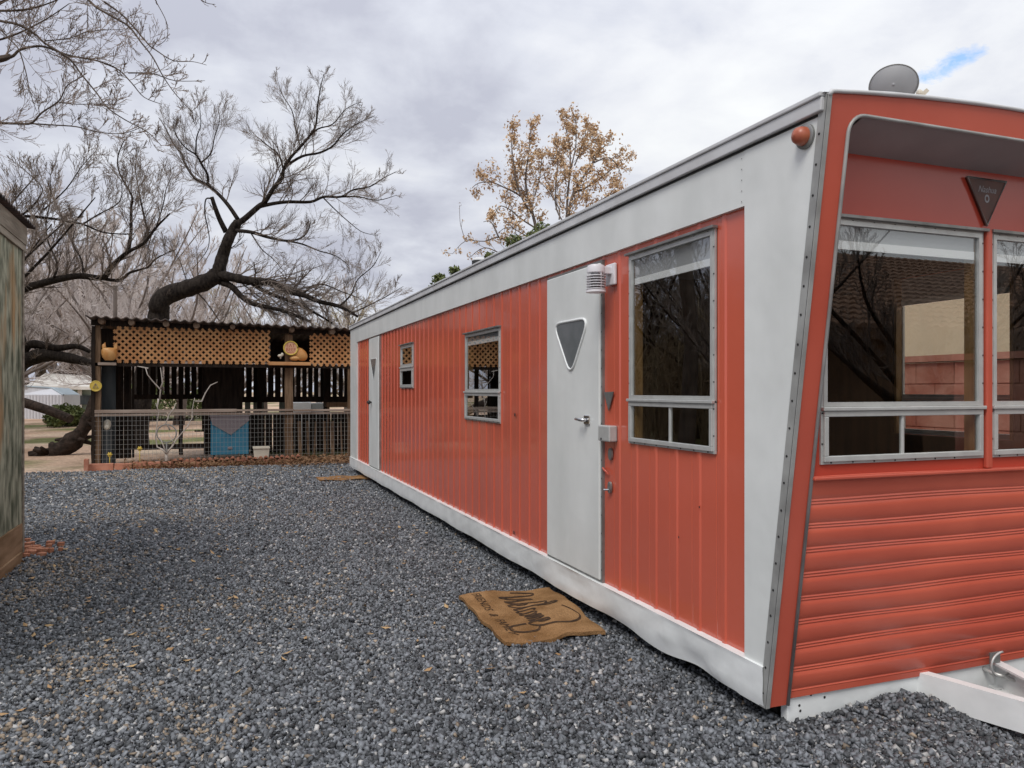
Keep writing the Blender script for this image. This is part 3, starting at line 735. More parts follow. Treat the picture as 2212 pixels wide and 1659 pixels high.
# script lettering: strokes in mat space. Word runs from the back edge (t=0) to the near edge (t=1); letter tops point to the trailer (s=1)
def stroke(mb, pts, w, closed=False):
    P = [Vector(p) for p in pts]; Q = []
    for i in range(len(P)-1):
        p0 = P[max(0,i-1)]; p1 = P[i]; p2 = P[i+1]; p3 = P[min(len(P)-1,i+2)]
        for k in range(5):
            t = k/5; Q.append(.5*((2*p1)+(p2-p0)*t+(2*p0-5*p1+4*p2-p3)*t*t+(3*p1-p0-3*p2+p3)*t**3))
    Q.append(P[-1]); o = len(mb.v)
    for i, q in enumerate(Q):
        d = (Q[min(i+1,len(Q)-1)]-Q[max(i-1,0)]); d = Vector((d[0], d[1])).normalized() if d.length > 1e-6 else Vector((1,0)); nn = Vector((-d[1], d[0]))
        ww = w*(.55+.75*abs(d[1]))/2
        for sg in (-1, 1):
            a = q+nn*ww*sg; s_ = a[1]; t_ = a[0]
            mb.v.append(tuple(mp(s_, t_, .0022)))
    for i in range(len(Q)-1): mb.f.append((o+2*i, o+2*i+2, o+2*i+3, o+2*i+1))
mb = MB()
# coordinates (t along the word, s up): "Welcome" with swashes
W_ = [[(.03,.55),(.05,.72),(.10,.70),(.12,.52),(.15,.42),(.17,.55),(.19,.68),(.21,.52),(.23,.44),(.27,.56),(.31,.74),(.36,.72)],
      [(.25,.50),(.29,.52),(.31,.58),(.28,.60),(.27,.50),(.31,.44),(.35,.50)],
      [(.35,.50),(.40,.66),(.42,.78),(.385,.80),(.375,.62),(.39,.46),(.43,.48)],
      [(.50,.58),(.46,.60),(.44,.52),(.465,.45),(.51,.48)],
      [(.55,.58),(.52,.55),(.53,.46),(.565,.46),(.575,.55),(.55,.58),(.60,.55)],
      [(.60,.55),(.61,.46),(.62,.57),(.645,.57),(.65,.46),(.665,.57),(.69,.57),(.695,.46),(.72,.50)],
      [(.72,.50),(.76,.54),(.765,.60),(.735,.59),(.73,.48),(.77,.44),(.82,.52),(.84,.66),(.81,.80),(.72,.86),(.62,.84),(.52,.80)],
      [(.80,.50),(.88,.46),(.90,.36),(.86,.26),(.78,.30),(.76,.42)]]
for st in W_: stroke(mb, [(t_*.93+.02, .60+(s_-.60)*1.3) for t_, s_ in st], .019)
part('printed_word', mb, M['ink'], DM, fixn=False)
mb = MB()
for word, tc_, sc in (('FRIENDS', .22, .15), ('&', .49, .15), ('FAMILY', .74, .15)):
    vs, fs = text_mesh(word, .098)
    mb.add([tuple(mp(sc+y_*1.25, tc_+x*.95, .002)) for x, y_, z_ in vs], fs)
part('printed_line', mb, M['ink'], DM, fixn=False)
p0 = PZ(694,1036,0); p1 = PZ(802,1036,0)
cx = (p0.x+p1.x)/2+.05; cy = (p0.y+p1.y)/2
mb = MB(); n = 14
for i in range(n+1):
    for j in range(n+1): mb.v.append((cx-.48+.9*i/n+.006*math.sin(j*2), cy-.30+.55*j/n+.01*math.sin(i), .034+.008*math.sin(i*.9)*math.cos(j*.7)))
for i in range(n):
    for j in range(n): a = i*(n+1)+j; mb.f.append((a, a+n+1, a+n+2, a+1))
mb.box(cx-.48, cx+.42, cy-.30, cy+.25, .005, .022)
solo('doormat', mb, M['coir'], 'plain brown doormat lying at the far back door of the trailer', 'doormat', (cx,cy,0), 'doormats')

# ================================================================ LEFT SHED (weathered green boards)
M['oldpaint'] = mat('weathered_green_paint', (.10,.11,.075), .85, col2=(.33,.335,.25), nscale=7, ndetail=10, stretch=(3,1.8,.7), lo=.38, hi=.62, bump=.6, bscale=14, bdist=.012, bstretch=(4,3,.5))
nt = M['oldpaint'].node_tree; N = nt.nodes; K = nt.links; b = N['Principled BSDF']; old = b.inputs['Base Color'].links[0].from_socket
tc = N.new('ShaderNodeTexCoord'); mp_ = N.new('ShaderNodeMapping'); mp_.inputs['Scale'].default_value = (2,2,.5); n1 = N.new('ShaderNodeTexNoise'); n1.inputs['Scale'].default_value = 1.6; n1.inputs['Detail'].default_value = 7
K.new(tc.outputs['Object'], mp_.inputs[0]); K.new(mp_.outputs[0], n1.inputs['Vector']); r = N.new('ShaderNodeValToRGB'); r.color_ramp.elements[0].position = .56; r.color_ramp.elements[1].position = .68
K.new(n1.outputs[0], r.inputs[0]); mx = N.new('ShaderNodeMix'); mx.data_type = 'RGBA'; K.new(r.outputs[0], mx.inputs[0]); K.new(old, mx.inputs[6]); mx.inputs[7].default_value = (.34,.22,.11,1); K.new(mx.outputs[2], b.inputs['Base Color'])
M['oldwood'] = mat('grey_weathered_board', (.16,.135,.105), .85, col2=(.29,.26,.21), nscale=6, ndetail=7, stretch=(3,.35,3), bump=.5, bscale=20, bdist=.008, bstretch=(4,.4,4))
M['barewood'] = mat('bare_brown_board', (.17,.105,.055), .8, col2=(.30,.20,.12), nscale=5, ndetail=6, stretch=(3,.4,3), bump=.4, bscale=20, bdist=.006)
M['tin'] = mat('rusty_dark_roof_sheet', (.035,.030,.028), .6, metal=.3, col2=(.09,.06,.045), nscale=5)
SX = -1.50; SY = 7.27
SH = thing('garden_shed', (SX-1.2, 5.8, 0), 'weathered green timber shed with a corrugated roof at the left edge', 'shed')
mb = MB(); y = 3.9; k = 0
while y < SY-.06:
    w_ = min(.19, SY-.05-y); o_ = .006*((k*7) % 3); mb.box(SX-.03, SX+o_*.6, y+.003, y+w_-.003, .30, 2.56); y += .19; k += 1
part('board_wall', mb, M['oldpaint'], SH, bev=.002)
mb = MB().box(SX-2.4, SX-.03, SY-.10, SY-.04, .1, 2.62); mb.box(SX-2.4, SX-2.36, 3.9, SY-.1, .1, 2.6); mb.box(SX-2.36, SX-.03, 3.9, 3.95, .1, 2.7); part('end_wall', mb, M['oldpaint'], SH)
mb = MB().box(SX-.02, SX+.018, SY-.045, SY-.005, .06, 2.50); part('corner_board', mb, M['oldwood'], SH, bev=.003)
mb = MB().box(SX-.04, SX+.014, 3.9, SY-.05, .02, .30); part('base_board', mb, M['barewood'], SH, bev=.004)
mb = MB().box(SX+.012, SX+.03, 4.6, SY-.15, -.01, .085); part('ground_batten', mb, M['barewood'], SH, bev=.003)
def zr_(y): return 2.72-(y-SY)*.02
mb = MB()
mb.prism([(SX-.01,3.9,zr_(3.9)-.02),(SX-.01,SY+.05,zr_(SY)-.02),(SX-.01,SY+.05,zr_(SY)-.17),(SX-.01,3.9,zr_(3.9)-.17)], (.035,0,0))
mb.prism([(SX-.005,3.9,zr_(3.9)-.1705),(SX-.005,SY+.05,zr_(SY)-.1705),(SX-.005,SY+.05,zr_(SY)-.225),(SX-.005,3.9,zr_(3.9)-.225)], (.025,0,0))
part('eave_board', mb, M['oldwood'], SH, bev=.003)
mb = MB(); n = 190
for i in range(n+1):
    y_ = 3.8+(SY+.13-3.8)*i/n; z = zr_(y_)+.012*math.sin(y_*2*math.pi/.075)
    mb.v += [(SX+.07,y_,z-.004),(SX-2.5,y_,z+.35)]
for i in range(n): mb.f.append((2*i,2*i+1,2*i+3,2*i+2))
o_ = part('corrugated_roof', mb, M['tin'], SH, smooth='all', fixn=False); sd = o_.modifiers.new('thick','SOLIDIFY'); sd.thickness = .006
M['brickd'] = mat('red_brick_rubble', (.34,.13,.075), .85, col2=(.48,.24,.15), nscale=14, bump=.6, bscale=25, bdist=.01)
for k in range(26):
    u, v = 42+abs(rnd.gauss(0,34)), 1187+rnd.gauss(0,8)
    p = PZ(u, v, .01); mb = MB(); a = k*1.1; sz = rnd.uniform(.014,.036)
    mb.prism([(p.x+sz*1.2*math.cos(a+q)*(1+.3*math.sin(q*3+k)), p.y+sz*math.sin(a+q), .004) for q in (0,.9,2.0,3.0,4.1,5.2)], (.3*sz,0,.030+.006*(k%3)))
    solo('brick_fragment', mb, M['brickd'], 'broken piece of red brick on the gravel at the shed corner', 'brick', (p.x,p.y,0), 'brick fragments by the shed', bev=.005)

# ================================================================ CHICKEN COOP
CY = 15.6; CB = 18.3
M['dkwood'] = mat('dark_coop_timber', (.014,.010,.008), .85, col2=(.034,.024,.018), nscale=6, stretch=(3,3,.4), bump=.3, bscale=20, bdist=.01)  # timber colour set near black to make the coop interior blacker
M['post'] = mat('brown_rough_post', (.10,.060,.035), .85, col2=(.20,.13,.08), nscale=8, stretch=(3,3,.35), bump=.5, bscale=20, bdist=.01)
M['lattice'] = mat('orange_tan_lattice', (.40,.175,.06), .7, col2=(.52,.27,.11), nscale=3)
M['rail'] = mat('grey_brown_rail', (.22,.16,.125), .8, col2=(.36,.29,.24), nscale=4, stretch=(.5,3,3))
M['galv'] = mat('galvanised_wire', (.32,.31,.29), .6)
M['bluegrey'] = mat('blue_grey_panel', (.028,.034,.038), .8, col2=(.055,.06,.062), nscale=3, stretch=(2,2,.4))
CO = thing('chicken_coop', (0, CY, 0), 'open fronted brown chicken coop with lattice band and wire mesh front', 'chicken coop')
def cy(u, v, Y=CY): return PY(u, v, Y)
def ztop(x): return 2.66-.020*(x+2.1)
XL = cy(205, 900).x-.06
# roof
mb = MB(); n = 300
for i in range(n+1):
    x = XL-.05+(6.4)*i/n; w_ = .018*math.sin(x*2*math.pi/.16)
    mb.v += [(x, CY-.28, ztop(x)+.015+w_), (x, CB+.3, ztop(x)-.10+w_)]
for i in range(n): mb.f.append((2*i,2*i+2,2*i+3,2*i+1))
o_ = part('corrugated_roof', mb, M['tin'], CO, smooth='all', fixn=False); sd = o_.modifiers.new('thick','SOLIDIFY'); sd.thickness = .02
mb = MB()
for x0 in np.arange(XL, XL+6.2, .31): 
    x0 = float(x0); mb.box(x0, x0+.30, CY-.02, CY+.02, ztop(x0)-.13, ztop(x0)-.03)
part('eave_fascia', mb, M['dkwood'], CO)
for u, v in ((210,690),(286,699),(360,704),(425,707),(502,711),(629,718),(715,716)):
    q = cy(u+12 if u < 215 else u, 0); mb = MB(); zz_ = ztop(q.x)-.055
    rr_ = rnd.uniform(.045,.062)
    mb.lathe((q.x, CY-.20, zz_), [(0,0),(rr_*.9,0),(rr_,.01),(rr_,.0),(rr_,-3.0)], 12, 'y')
    part('log_rafter', mb, mat('pale_log_end', (.30,.22,.16), .85, col2=(.14,.09,.06), nscale=12), CO)
# posts
def post(u0, u1, z1, Y=CY, m_='post', yaw=0, w=None, name='post', z0=-.02):
    a, b_ = cy(u0, 900, Y), cy(u1, 900, Y); w = b_.x-a.x
    mb = MB()
    for k in range(8):
        za, zb = z0+(z1-z0)*k/8, z0+(z1-z0)*(k+1)/8; ja = .008*math.sin(k*2.3+u0); jb = .008*math.sin((k+1)*2.3+u0)
        mb.add([(a.x+ja,Y,za),(b_.x+ja,Y,za),(b_.x+ja,Y+w,za),(a.x+ja,Y+w,za),(a.x+jb,Y,zb),(b_.x+jb,Y,zb),(b_.x+jb,Y+w,zb),(a.x+jb,Y+w,zb)], [(0,1,5,4),(1,2,6,5),(2,3,7,6),(3,0,4,7)]+([(4,5,6,7)] if k == 7 else []))
    return part(name, mb, M[m_], CO)
post(197, 205, 2.52, CY-.03, 'dkwood'); post(205.5, 217, 2.56)
post(616, 633, 2.45, CY+.02)
post(752, 766, 2.4, CY+.02)
for u0, u1 in ((219,232),(272,282),(386,395),(556,566),(700,712)): post(u0, u1, 2.35, CB-.2, 'dkwood')
# lattice panels
def lattice(u0, u1, v0, v1):
    a, b_ = cy(u0, v0), cy(u1, v1); x0, x1 = a.x, b_.x; z0, z1 = cy((u0+u1)/2, v1).z, min(cy((u0+u1)/2, v0).z, 2.52)
    mb = MB(); sp = .118; w_ = .038
    for layer, sg in ((0, 1), (1, -1)):
        c = x0-(z1-z0)-sp if sg > 0 else x0-sp
        cc = c
        while cc < x1+(z1-z0)+sp:
            # line x = cc + sg*(z-z0) for sg>0 ; x = cc - (z-z0)
            pts = []
            for z in (z0, z1): pts.append((cc+sg*(z-z0), z))
            (xa, za), (xb, zb) = pts
            def cl(xa, za, xb, zb):
                t0, t1 = 0.0, 1.0; dx = xb-xa
                for bound, s_ in ((x0, 1), (x1, -1)):
                    fa = (xa-bound)*s_; fb = (xb-bound)*s_
                    if fa < 0 and fb < 0: return None
                    if fa < 0: t0 = max(t0, fa/(fa-fb))
                    elif fb < 0: t1 = min(t1, fa/(fa-fb))
                if t1-t0 < .03: return None
                return (xa+dx*t0, za+(zb-za)*t0, xa+dx*t1, za+(zb-za)*t1)
            q = cl(xa, za, xb, zb)
            if q:
                Yl = CY-.012-.008*layer; mb.bar((q[0], Yl, q[1]), (q[2], Yl, q[3]), .0078, w_, up=(0,1,0)) if False else None
                d = Vector((q[2]-q[0], 0, q[3]-q[1])).normalized(); nrm = Vector((-d.z, 0, d.x))*w_/2
                P0 = Vector((q[0], Yl, q[1])); P1 = Vector((q[2], Yl, q[3]))
                mb.prism([P0-nrm, P1-nrm, P1+nrm, P0+nrm], (0,-.0075,0))
            cc += sp
    part('lattice_panel', mb, M['lattice'], CO)
lattice(246, 583, 706, 785); lattice(669, 790, 722, 791)
q0, q1 = cy(213, 780), cy(252, 787)
mb = MB().box(q0.x, q1.x, CY-.10, CY+.02, q1.z-.02, q1.z+.03); part('sill_board', mb, M['rail'], CO)
q0, q1 = cy(580, 781), cy(670, 789)
mb = MB().box(q0.x, q1.x, CY-.14, CY+.03, q1.z-.01, q1.z+.055); part('sill_board', mb, M['lattice'], CO, bev=.006)
q0, q1 = cy(205, 787), cy(775, 793)
mb = MB().box(q0.x, q1.x+.2, CY+.0, CY+.05, q1.z-.03, q1.z+.03); part('cross_beam', mb, M['dkwood'], CO)
# dark plank wall behind the lattice (upper back), gapped slats, lintel
def slats(u0, u1, v0, v1, gap, w, Y=CB, m_='dkwood', name='slat_wall', jit=.012):
    a, b_ = PY(u0, v0, Y), PY(u1, v1, Y); x = a.x; mb = MB()
    while x < b_.x:
        mb.box(x, min(x+w, b_.x), Y+rnd.uniform(0,.01), Y+.022, b_.z+rnd.uniform(-jit,jit), a.z); x += w+gap+rnd.uniform(-jit,jit)*.7
    part(name, mb, M[m_], CO)
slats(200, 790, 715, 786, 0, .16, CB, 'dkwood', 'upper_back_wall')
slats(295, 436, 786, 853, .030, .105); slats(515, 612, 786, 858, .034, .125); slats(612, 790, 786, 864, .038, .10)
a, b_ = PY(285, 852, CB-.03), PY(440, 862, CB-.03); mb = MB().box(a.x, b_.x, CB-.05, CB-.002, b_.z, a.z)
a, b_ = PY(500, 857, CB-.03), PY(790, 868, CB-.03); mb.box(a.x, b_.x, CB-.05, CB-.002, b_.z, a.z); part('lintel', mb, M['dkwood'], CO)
# solid dark boards at the left, side wall
a, b_ = cy(219, 786, CY+.35), cy(250, 885, CY+.35)
mb = MB().box(a.x, b_.x, CY+.35, CY+.37, .05, 1.92); part('metal_sheet_wall', mb, M['bluegrey'], CO)
mb = MB().box(XL+.1, PY(252,786,CY+.30).x, CY+.28, CY+.30, 1.93, 2.50); part('blackout_board', mb, M['dkwood'], CO)  # added board, blacks out the shaded upper left of the interior
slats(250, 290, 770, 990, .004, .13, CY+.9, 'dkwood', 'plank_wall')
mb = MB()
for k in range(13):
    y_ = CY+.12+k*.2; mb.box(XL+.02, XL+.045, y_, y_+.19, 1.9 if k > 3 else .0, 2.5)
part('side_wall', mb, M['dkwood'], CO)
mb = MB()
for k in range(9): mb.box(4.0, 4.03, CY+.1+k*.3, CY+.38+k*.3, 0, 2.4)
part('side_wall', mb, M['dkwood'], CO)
# mid partition and dark nest cupboard
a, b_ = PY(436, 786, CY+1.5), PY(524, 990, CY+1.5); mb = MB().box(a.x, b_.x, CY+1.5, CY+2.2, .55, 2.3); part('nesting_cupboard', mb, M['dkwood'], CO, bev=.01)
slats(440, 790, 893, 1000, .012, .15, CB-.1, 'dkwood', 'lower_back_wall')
# shelves, inner rails
for (u0,v0,u1,v1,Y,h) in ((282,903,420,909,CY+1.2,.05),(420,925,640,929,CY+1.3,.03),(300,960,470,968,CY+1.0,.10)):
    p, q = PY(u0, v0, Y), PY(u1, v1, Y); part('inner_rail', MB().box(p.x, q.x, Y, Y+.05, q.z, q.z+h), M['dkwood'], CO)
# front rail, wire mesh
q0, q1 = cy(205, 889), cy(800, 901)
mb = MB(); zt = cy(205, 887).z
for i, (xa, xb) in enumerate(((q0.x, .3), (.302, 1.35), (1.352, 4.0))):
    mb.box(xa, xb, CY-.045-.004*i, CY-.002, zt-.05+.012*(i==1), zt+.012-.01*i)
mb.box(q0.x, 4.0, CY-.035, CY-.002, zt-.10, zt-.062)
part('front_rail', mb, M['rail'], CO, bev=.005)
mb = MB(); zt2 = zt-.05; x = q0.x+.06
while x < 3.9:
    mb.box(x-.0017, x+.0017, CY-.050, CY-.046, .0, zt2); x += .068
z = .05
while z < zt2: mb.box(q0.x, 3.9, CY-.054, CY-.050, z-.0015, z+.0015); z += .085
part('wire_mesh', mb, M['galv'], CO)
# ---- things in, on and by the coop
M['terra'] = mat('orange_glazed_clay', (.52,.22,.055), .45, col2=(.60,.33,.12), nscale=9)
M['cream'] = mat('cream_plastic', (.62,.57,.47), .55, col2=(.50,.45,.36), nscale=5)
M['blue'] = mat('blue_painted_board', (.035,.20,.33), .6, col2=(.05,.26,.40), nscale=4)
M['mauve'] = mat('mauve_grey_board', (.27,.235,.25), .7)
M['teal'] = mat('pale_teal_board', (.20,.27,.245), .75, col2=(.30,.35,.31), nscale=6, stretch=(2,2,.4))
M['brick'] = mat('red_paver', (.34,.135,.085), .85, col2=(.46,.22,.15), nscale=6, bump=.5, bscale=25, bdist=.01)
M['yellow'] = mat('yellow_enamel', (.58,.42,.07), .5)
M['redp'] = mat('red_sign_print', (.34,.05,.02), .6)
M['pale'] = mat('pale_peeled_branch', (.36,.31,.27), .8, col2=(.50,.45,.40), nscale=10)
# clay hen pot at the left corner
c = cy(236, 757, CY-.05); zb = cy(236, 783).z+.035
t = thing('hen_planter', (c.x, CY-.04, zb), 'orange clay hen shaped pot on the coop sill beside the corner post', 'planter')
mb = MB().lathe((c.x, CY-.05, zb), [(0,0),(.07,.0),(.115,.06),(.13,.13),(.125,.19),(.105,.22),(.09,.225),(.10,.18)], 20); part('pot', mb, M['terra'], t, smooth=True)
mb = MB().ell((c.x-.085, CY-.05, zb+.245), (.035,.03,.055), 10, 8); mb.prism([(c.x-.10,CY-.06,zb+.28),(c.x-.065,CY-.06,zb+.33),(c.x-.055,CY-.06,zb+.27)], (0,.02,0)); part('hen_head', mb, M['terra'], t, smooth=True)
mb = MB().prism([(c.x+.06,CY-.07,zb+.20),(c.x+.13,CY-.07,zb+.21),(c.x+.125,CY-.07,zb+.33),(c.x+.09,CY-.07,zb+.29)], (0,.035,0)); part('hen_tail', mb, M['terra'], t)
# hen with round sign in the opening
c = cy(628, 757, CY-.08); zb = cy(628, 781).z+.045
t = thing('hen_ornament', (c.x, CY-.08, zb), 'orange hen ornament holding a round lettered sign in the lattice opening', 'ornament')
q = cy(648, 768, CY-.06); mb = MB().ell((q.x, CY-.05, zb+.10), (.16,.08,.115), 18, 12, Euler((0, R(38), 0))); mb.ell((q.x-.10, CY-.08, zb+.02), (.10,.05,.05), 12, 8); part('hen_body', mb, M['terra'], t, smooth='all')
q = cy(628, 752, CY-.12); RS = .128
mb = MB().lathe((q.x, CY-.125, q.z), [(0,0),(RS*.9,0),(RS*.9,.003)], 30, 'y'); s_ = part('sign_disc', mb, mat('sign_buff', (.62,.36,.22), .5), t)
mb = MB(); pts = [(q.x+RS*math.cos(R(a_)), CY-.128, q.z+RS*math.sin(R(a_))) for a_ in range(0, 376, 15)]; mb.tube(pts, .014, 6, cap=False); part('sign_rim', mb, M['yellow'], s_, smooth='all')
mb = MB()
for wd, dz in (('EAT', .045), ('BEEF', -.035)):
    vs, fs = text_mesh(wd, .092); mb.add([(q.x+x*1.0, CY-.1295, q.z+dz+y_*1.05) for x, y_, z_ in vs], fs)
mb.box(q.x-.07, q.x+.07, CY-.1295, CY-.129, q.z-.098, q.z-.085)
part('sign_lettering', mb, M['redp'], s_, fixn=False)
q = cy(606, 776, CY-.1); mb = MB().ell((q.x-.01, CY-.10, zb+.06), (.045,.035,.03), 10, 8); mb.ell((q.x+.03, CY-.10, zb+.085), (.03,.03,.035), 10, 8); mb.tube([(q.x,CY-.1,zb+.05),(q.x,CY-.1,zb)], .012, 6)
solo('chick_figurine', mb, M['cream'], 'tiny cream chick figurine on the sill under the round sign', 'figurine', (q.x, CY-.1, zb), smooth='all')
# yellow disc sign on corner post
q = cy(207, 834, CY-.06)
mb = MB().lathe((q.x, CY-.075, q.z), [(0,0),(.082,0),(.090,.006),(.098,.0),(.098,-.01)], 26, 'y'); t = solo('disc_sign', mb, M['yellow'], 'round yellow disc with a triangle mark on the coop corner post', 'sign', (q.x, CY-.06, q.z))
mb = MB().tube([(q.x+.05*math.cos(R(a_)), CY-.083, q.z+.05*math.sin(R(a_))-.005) for a_ in (90,210,330,90)], .007, 5); part('triangle_mark', mb, M['rail'], t)
# blue nest box with mauve gable
a, b_ = PY(455, 903, CY+.9), PY(537, 981, CY+.9); Yb = CY+.9
t = thing('nest_box', ((a.x+b_.x)/2, Yb, b_.z), 'bright blue wooden nest box with a pale pointed apron behind the wire', 'nest box')
mb = MB().box(a.x, b_.x, Yb, Yb+.45, b_.z, a.z-.05); part('box_body', mb, M['blue'], t, bev=.01)
xm = (a.x+b_.x)/2; mb = MB().prism([(a.x-.01,Yb-.02,a.z+.02),(b_.x+.01,Yb-.02,a.z+.02),(b_.x+.01,Yb-.02,a.z-.06),(xm+.02,Yb-.02,a.z-.34),(a.x+.03,Yb-.02,a.z-.13)], (0,.015,0)); part('pointed_apron', mb, M['mauve'], t)
mb = MB().box(a.x-.02, b_.x+.02, Yb-.04, Yb+.48, a.z+.021, a.z+.05); part('lid', mb, M['mauve'], t, bev=.006)
for sx in (a.x+.04, b_.x-.08):
    for sy in (Yb+.03, Yb+.38): part('leg', MB().box(sx, sx+.04, sy, sy+.04, 0, b_.z), M['dkwood'], t)
q = PY(497, 968, Yb); mb = MB().ell((q.x, Yb-.012, q.z), (.05,.012,.03), 12, 8); part('knot', mb, M['mauve'], t, smooth='all')
for k, (u0, v0, u1, v1) in enumerate(((529,868,541,985),(547,864,570,985),(603,868,617,985))):
    Yb = CB+.6; a, b_ = PY(u0, v0, Yb), PY(u1, v1, Yb); mb = MB().box(a.x, b_.x, Yb, Yb+.025, 0, a.z)
    solo('leaning_board', mb, M['teal'], ('narrow pale teal board right of the blue nest box','wide pale teal board between nest box and middle post','pale teal board just left of the middle post')[k], 'board', (a.x, Yb, 0), 'teal boards inside the coop', bev=.004)
Yb = CB+1.2
a, b_ = PY(632, 869, Yb), PY(703, 893, Yb)
M['appl'] = mat('white_enamel_cabinet', (.80,.81,.82), .5)
mb = MB().box(a.x, (a.x+b_.x)/2+.05, Yb, Yb+.5, .05, a.z); solo('storage_cabinet', mb, M['appl'], 'white enamel cabinet behind the wire right of the middle post', 'cabinet', (a.x, Yb, 0), 'cabinets in the coop', bev=.012)
mb = MB().box((a.x+b_.x)/2+.06, b_.x, Yb+.03, Yb+.5, .05, a.z-.02); solo('storage_cabinet', mb, mat('grey_enamel_cabinet', (.36,.38,.38), .5), 'grey enamel cabinet standing right of the white cabinet', 'cabinet', (b_.x-.1, Yb, 0), 'cabinets in the coop', bev=.012)
Yb = CY+1.6; a, b_ = PY(704, 869, Yb), PY(775, 893, Yb)
mb = MB().box(a.x+.01, b_.x, Yb, Yb+.4, 1.0, a.z)
mb.box(a.x+.03, a.x+.07, Yb+.02, Yb+.06, 0, 1.0); mb.box(b_.x-.07, b_.x-.03, Yb+.02, Yb+.06, 0, 1.0); solo('wooden_bin', mb, M['post'], 'brown wooden bin on legs behind the wire beside the trailer', 'bin', (a.x, Yb, 0), bev=.01)
mb = MB(); 
for k in range(8):
    u = 628+k*18; p = PY(u, 910, CY+.8+.1*(k%3)); q = PY(u+rnd.uniform(-5,5), 985, CY+.7); mb = MB().bar((p.x,p.y,p.z), (q.x,q.y,0), .05+.02*(k%2), .03)
    solo('leaning_plank', mb, M['post'], 'rough brown plank leaning inside the coop right of the middle post', 'plank', (q.x,q.y,0), 'planks leaning inside the coop')
# cream tub
a, b_ = cy(547, 976, CY-.25), cy(581, 1002, CY-.25); w_ = (b_.x-a.x)
cxx = (a.x+b_.x)/2; Yt = CY-.28
mb = MB(); 
bot = [(cxx-w_*.43,Yt-.10,.02),(cxx+w_*.43,Yt-.10,.02),(cxx+w_*.43,Yt+.10,.02),(cxx-w_*.43,Yt+.10,.02)]; top = [(cxx-w_*.5,Yt-.13,.30),(cxx+w_*.5,Yt-.13,.30),(cxx+w_*.5,Yt+.13,.30),(cxx-w_*.5,Yt+.13,.30)]
mb.add(bot+top, [(0,3,2,1),(0,1,5,4),(1,2,6,5),(2,3,7,6),(3,0,4,7)]); mb.frame if False else None
t = solo('feed_tub', mb, M['cream'], 'cream plastic tub on the ground at the foot of the coop', 'tub', (cxx, Yt, 0))
md = t.modifiers.new('thick', 'SOLIDIFY'); md.thickness = .008
mb = MB().box(cxx-w_*.53, cxx+w_*.53, Yt-.145, Yt-.13, .28, .305); mb.box(cxx-w_*.53, cxx+w_*.53, Yt+.13, Yt+.145, .28, .305); mb.box(cxx-w_*.53, cxx-w_*.50, Yt-.13, Yt+.13, .28, .305); mb.box(cxx+w_*.50, cxx+w_*.53, Yt-.13, Yt+.13, .28, .305); part('tub_rim', mb, M['cream'], t)
# brick edging
us = [(181,192,996,1012),(192,246,1003,1018),(247,286,1002,1018),(287,318,1002,1015),(319,348,1001,1013),(349,371,1000,1012)]
for k, (u0,u1,v0,v1) in enumerate(us):
    Ye = 15.0+.02*k-.12*(k==0); a, b_ = PY(u0, 1012, Ye), PY(u1, 1012, Ye)
    mb = MB().box(a.x+.005, b_.x-.005, Ye-.05+.008*(k%2), Ye+.06, -.03, (.11 if k else .20)-.008*(k%3))
    solo('edging_paver', mb, M['brick'], 'squat upright red paver at the left end of the edging' if k == 0 else 'long red paver laid flat in the edging before the coop', 'paver', (a.x, Ye, 0), 'red edging pavers before the coop', bev=.01)
x = PY(372, 1010, 15.12).x; k = 0
while x < PY(640, 1010, 15.3).x:
    Ye = 15.16+.02*math.sin(k*1.3)+k*.004; mb = MB().box(x, x+.085, Ye-.04, Ye+.05, -.03, .10+.012*math.sin(k*2.1)); mb.lathe((x+.0425, Ye+.05, .098+.012*math.sin(k*2.1)), [(.038,0),(.038,-.0+.09)], 10, 'y')
    solo('edging_brick', mb, M['brick'], 'small scalloped red brick in the row along the coop front', 'brick', (x, Ye, 0), 'scalloped edging bricks before the coop'); x += .098; k += 1
# pale dead sapling in front of the wire
def g2(X, Y, yy=15.25): return PY(X*.3646, 633.6+Y*.3646, yy)
t = thing('dead_sapling', (g2(985,1000).x, 15.25, 0), 'pale leafless sapling with twisting white branches before the wire mesh', 'sapling')
mb = MB()
mb.tube([Vector((g2(985,0).x,15.25,-.02)), g2(987,985), g2(985,950)], [.03,.026,.022], 8); part('stem', mb, M['pale'], t, smooth='all')
for pts in ([(985,950),(960,925),(930,910),(918,850),(930,780),(938,700),(925,650)], [(985,950),(965,900),(945,850)], [(985,950),(1020,905),(1040,870),(1070,840),(1110,790),(1140,740),(1140,690),(1155,620)], [(1155,640),(1195,640),(1220,590),(1250,545),(1290,525)],
            [(945,630),(948,570),(905,520),(875,480),(862,440)], [(948,570),(960,530),(950,440)], [(1010,810),(985,770),(1000,720),(1030,680),(1040,650)], [(1020,905),(1030,880),(1000,840)], [(875,445),(815,432)], [(940,625),(930,690)]):
    mb = MB(); P = [g2(X+rnd.uniform(-3,3), Y, 15.25+rnd.uniform(-.06,.06)) for X, Y in pts]; n_ = len(P)
    mb.tube(P, [.017-.011*i/(n_-1) for i in range(n_)], 5); part('branch', mb, M['pale'], t, smooth='all')
mb = MB(); c = g2(985, 832, 15.9); mb.tube([(c.x+.17*math.cos(R(a_)), 16.0, c.z+.17*math.sin(R(a_))) for a_ in range(0, 370, 20)], .012, 6, cap=False); mb.tube([(c.x, 16.0, c.z-.17), (c.x, 16.0, 0)], .015, 6)
solo('wire_hoop', mb, M['galv'], 'round wire hoop on a stake behind the pale sapling', 'hoop', (c.x, 16.0, 0), smooth='all')
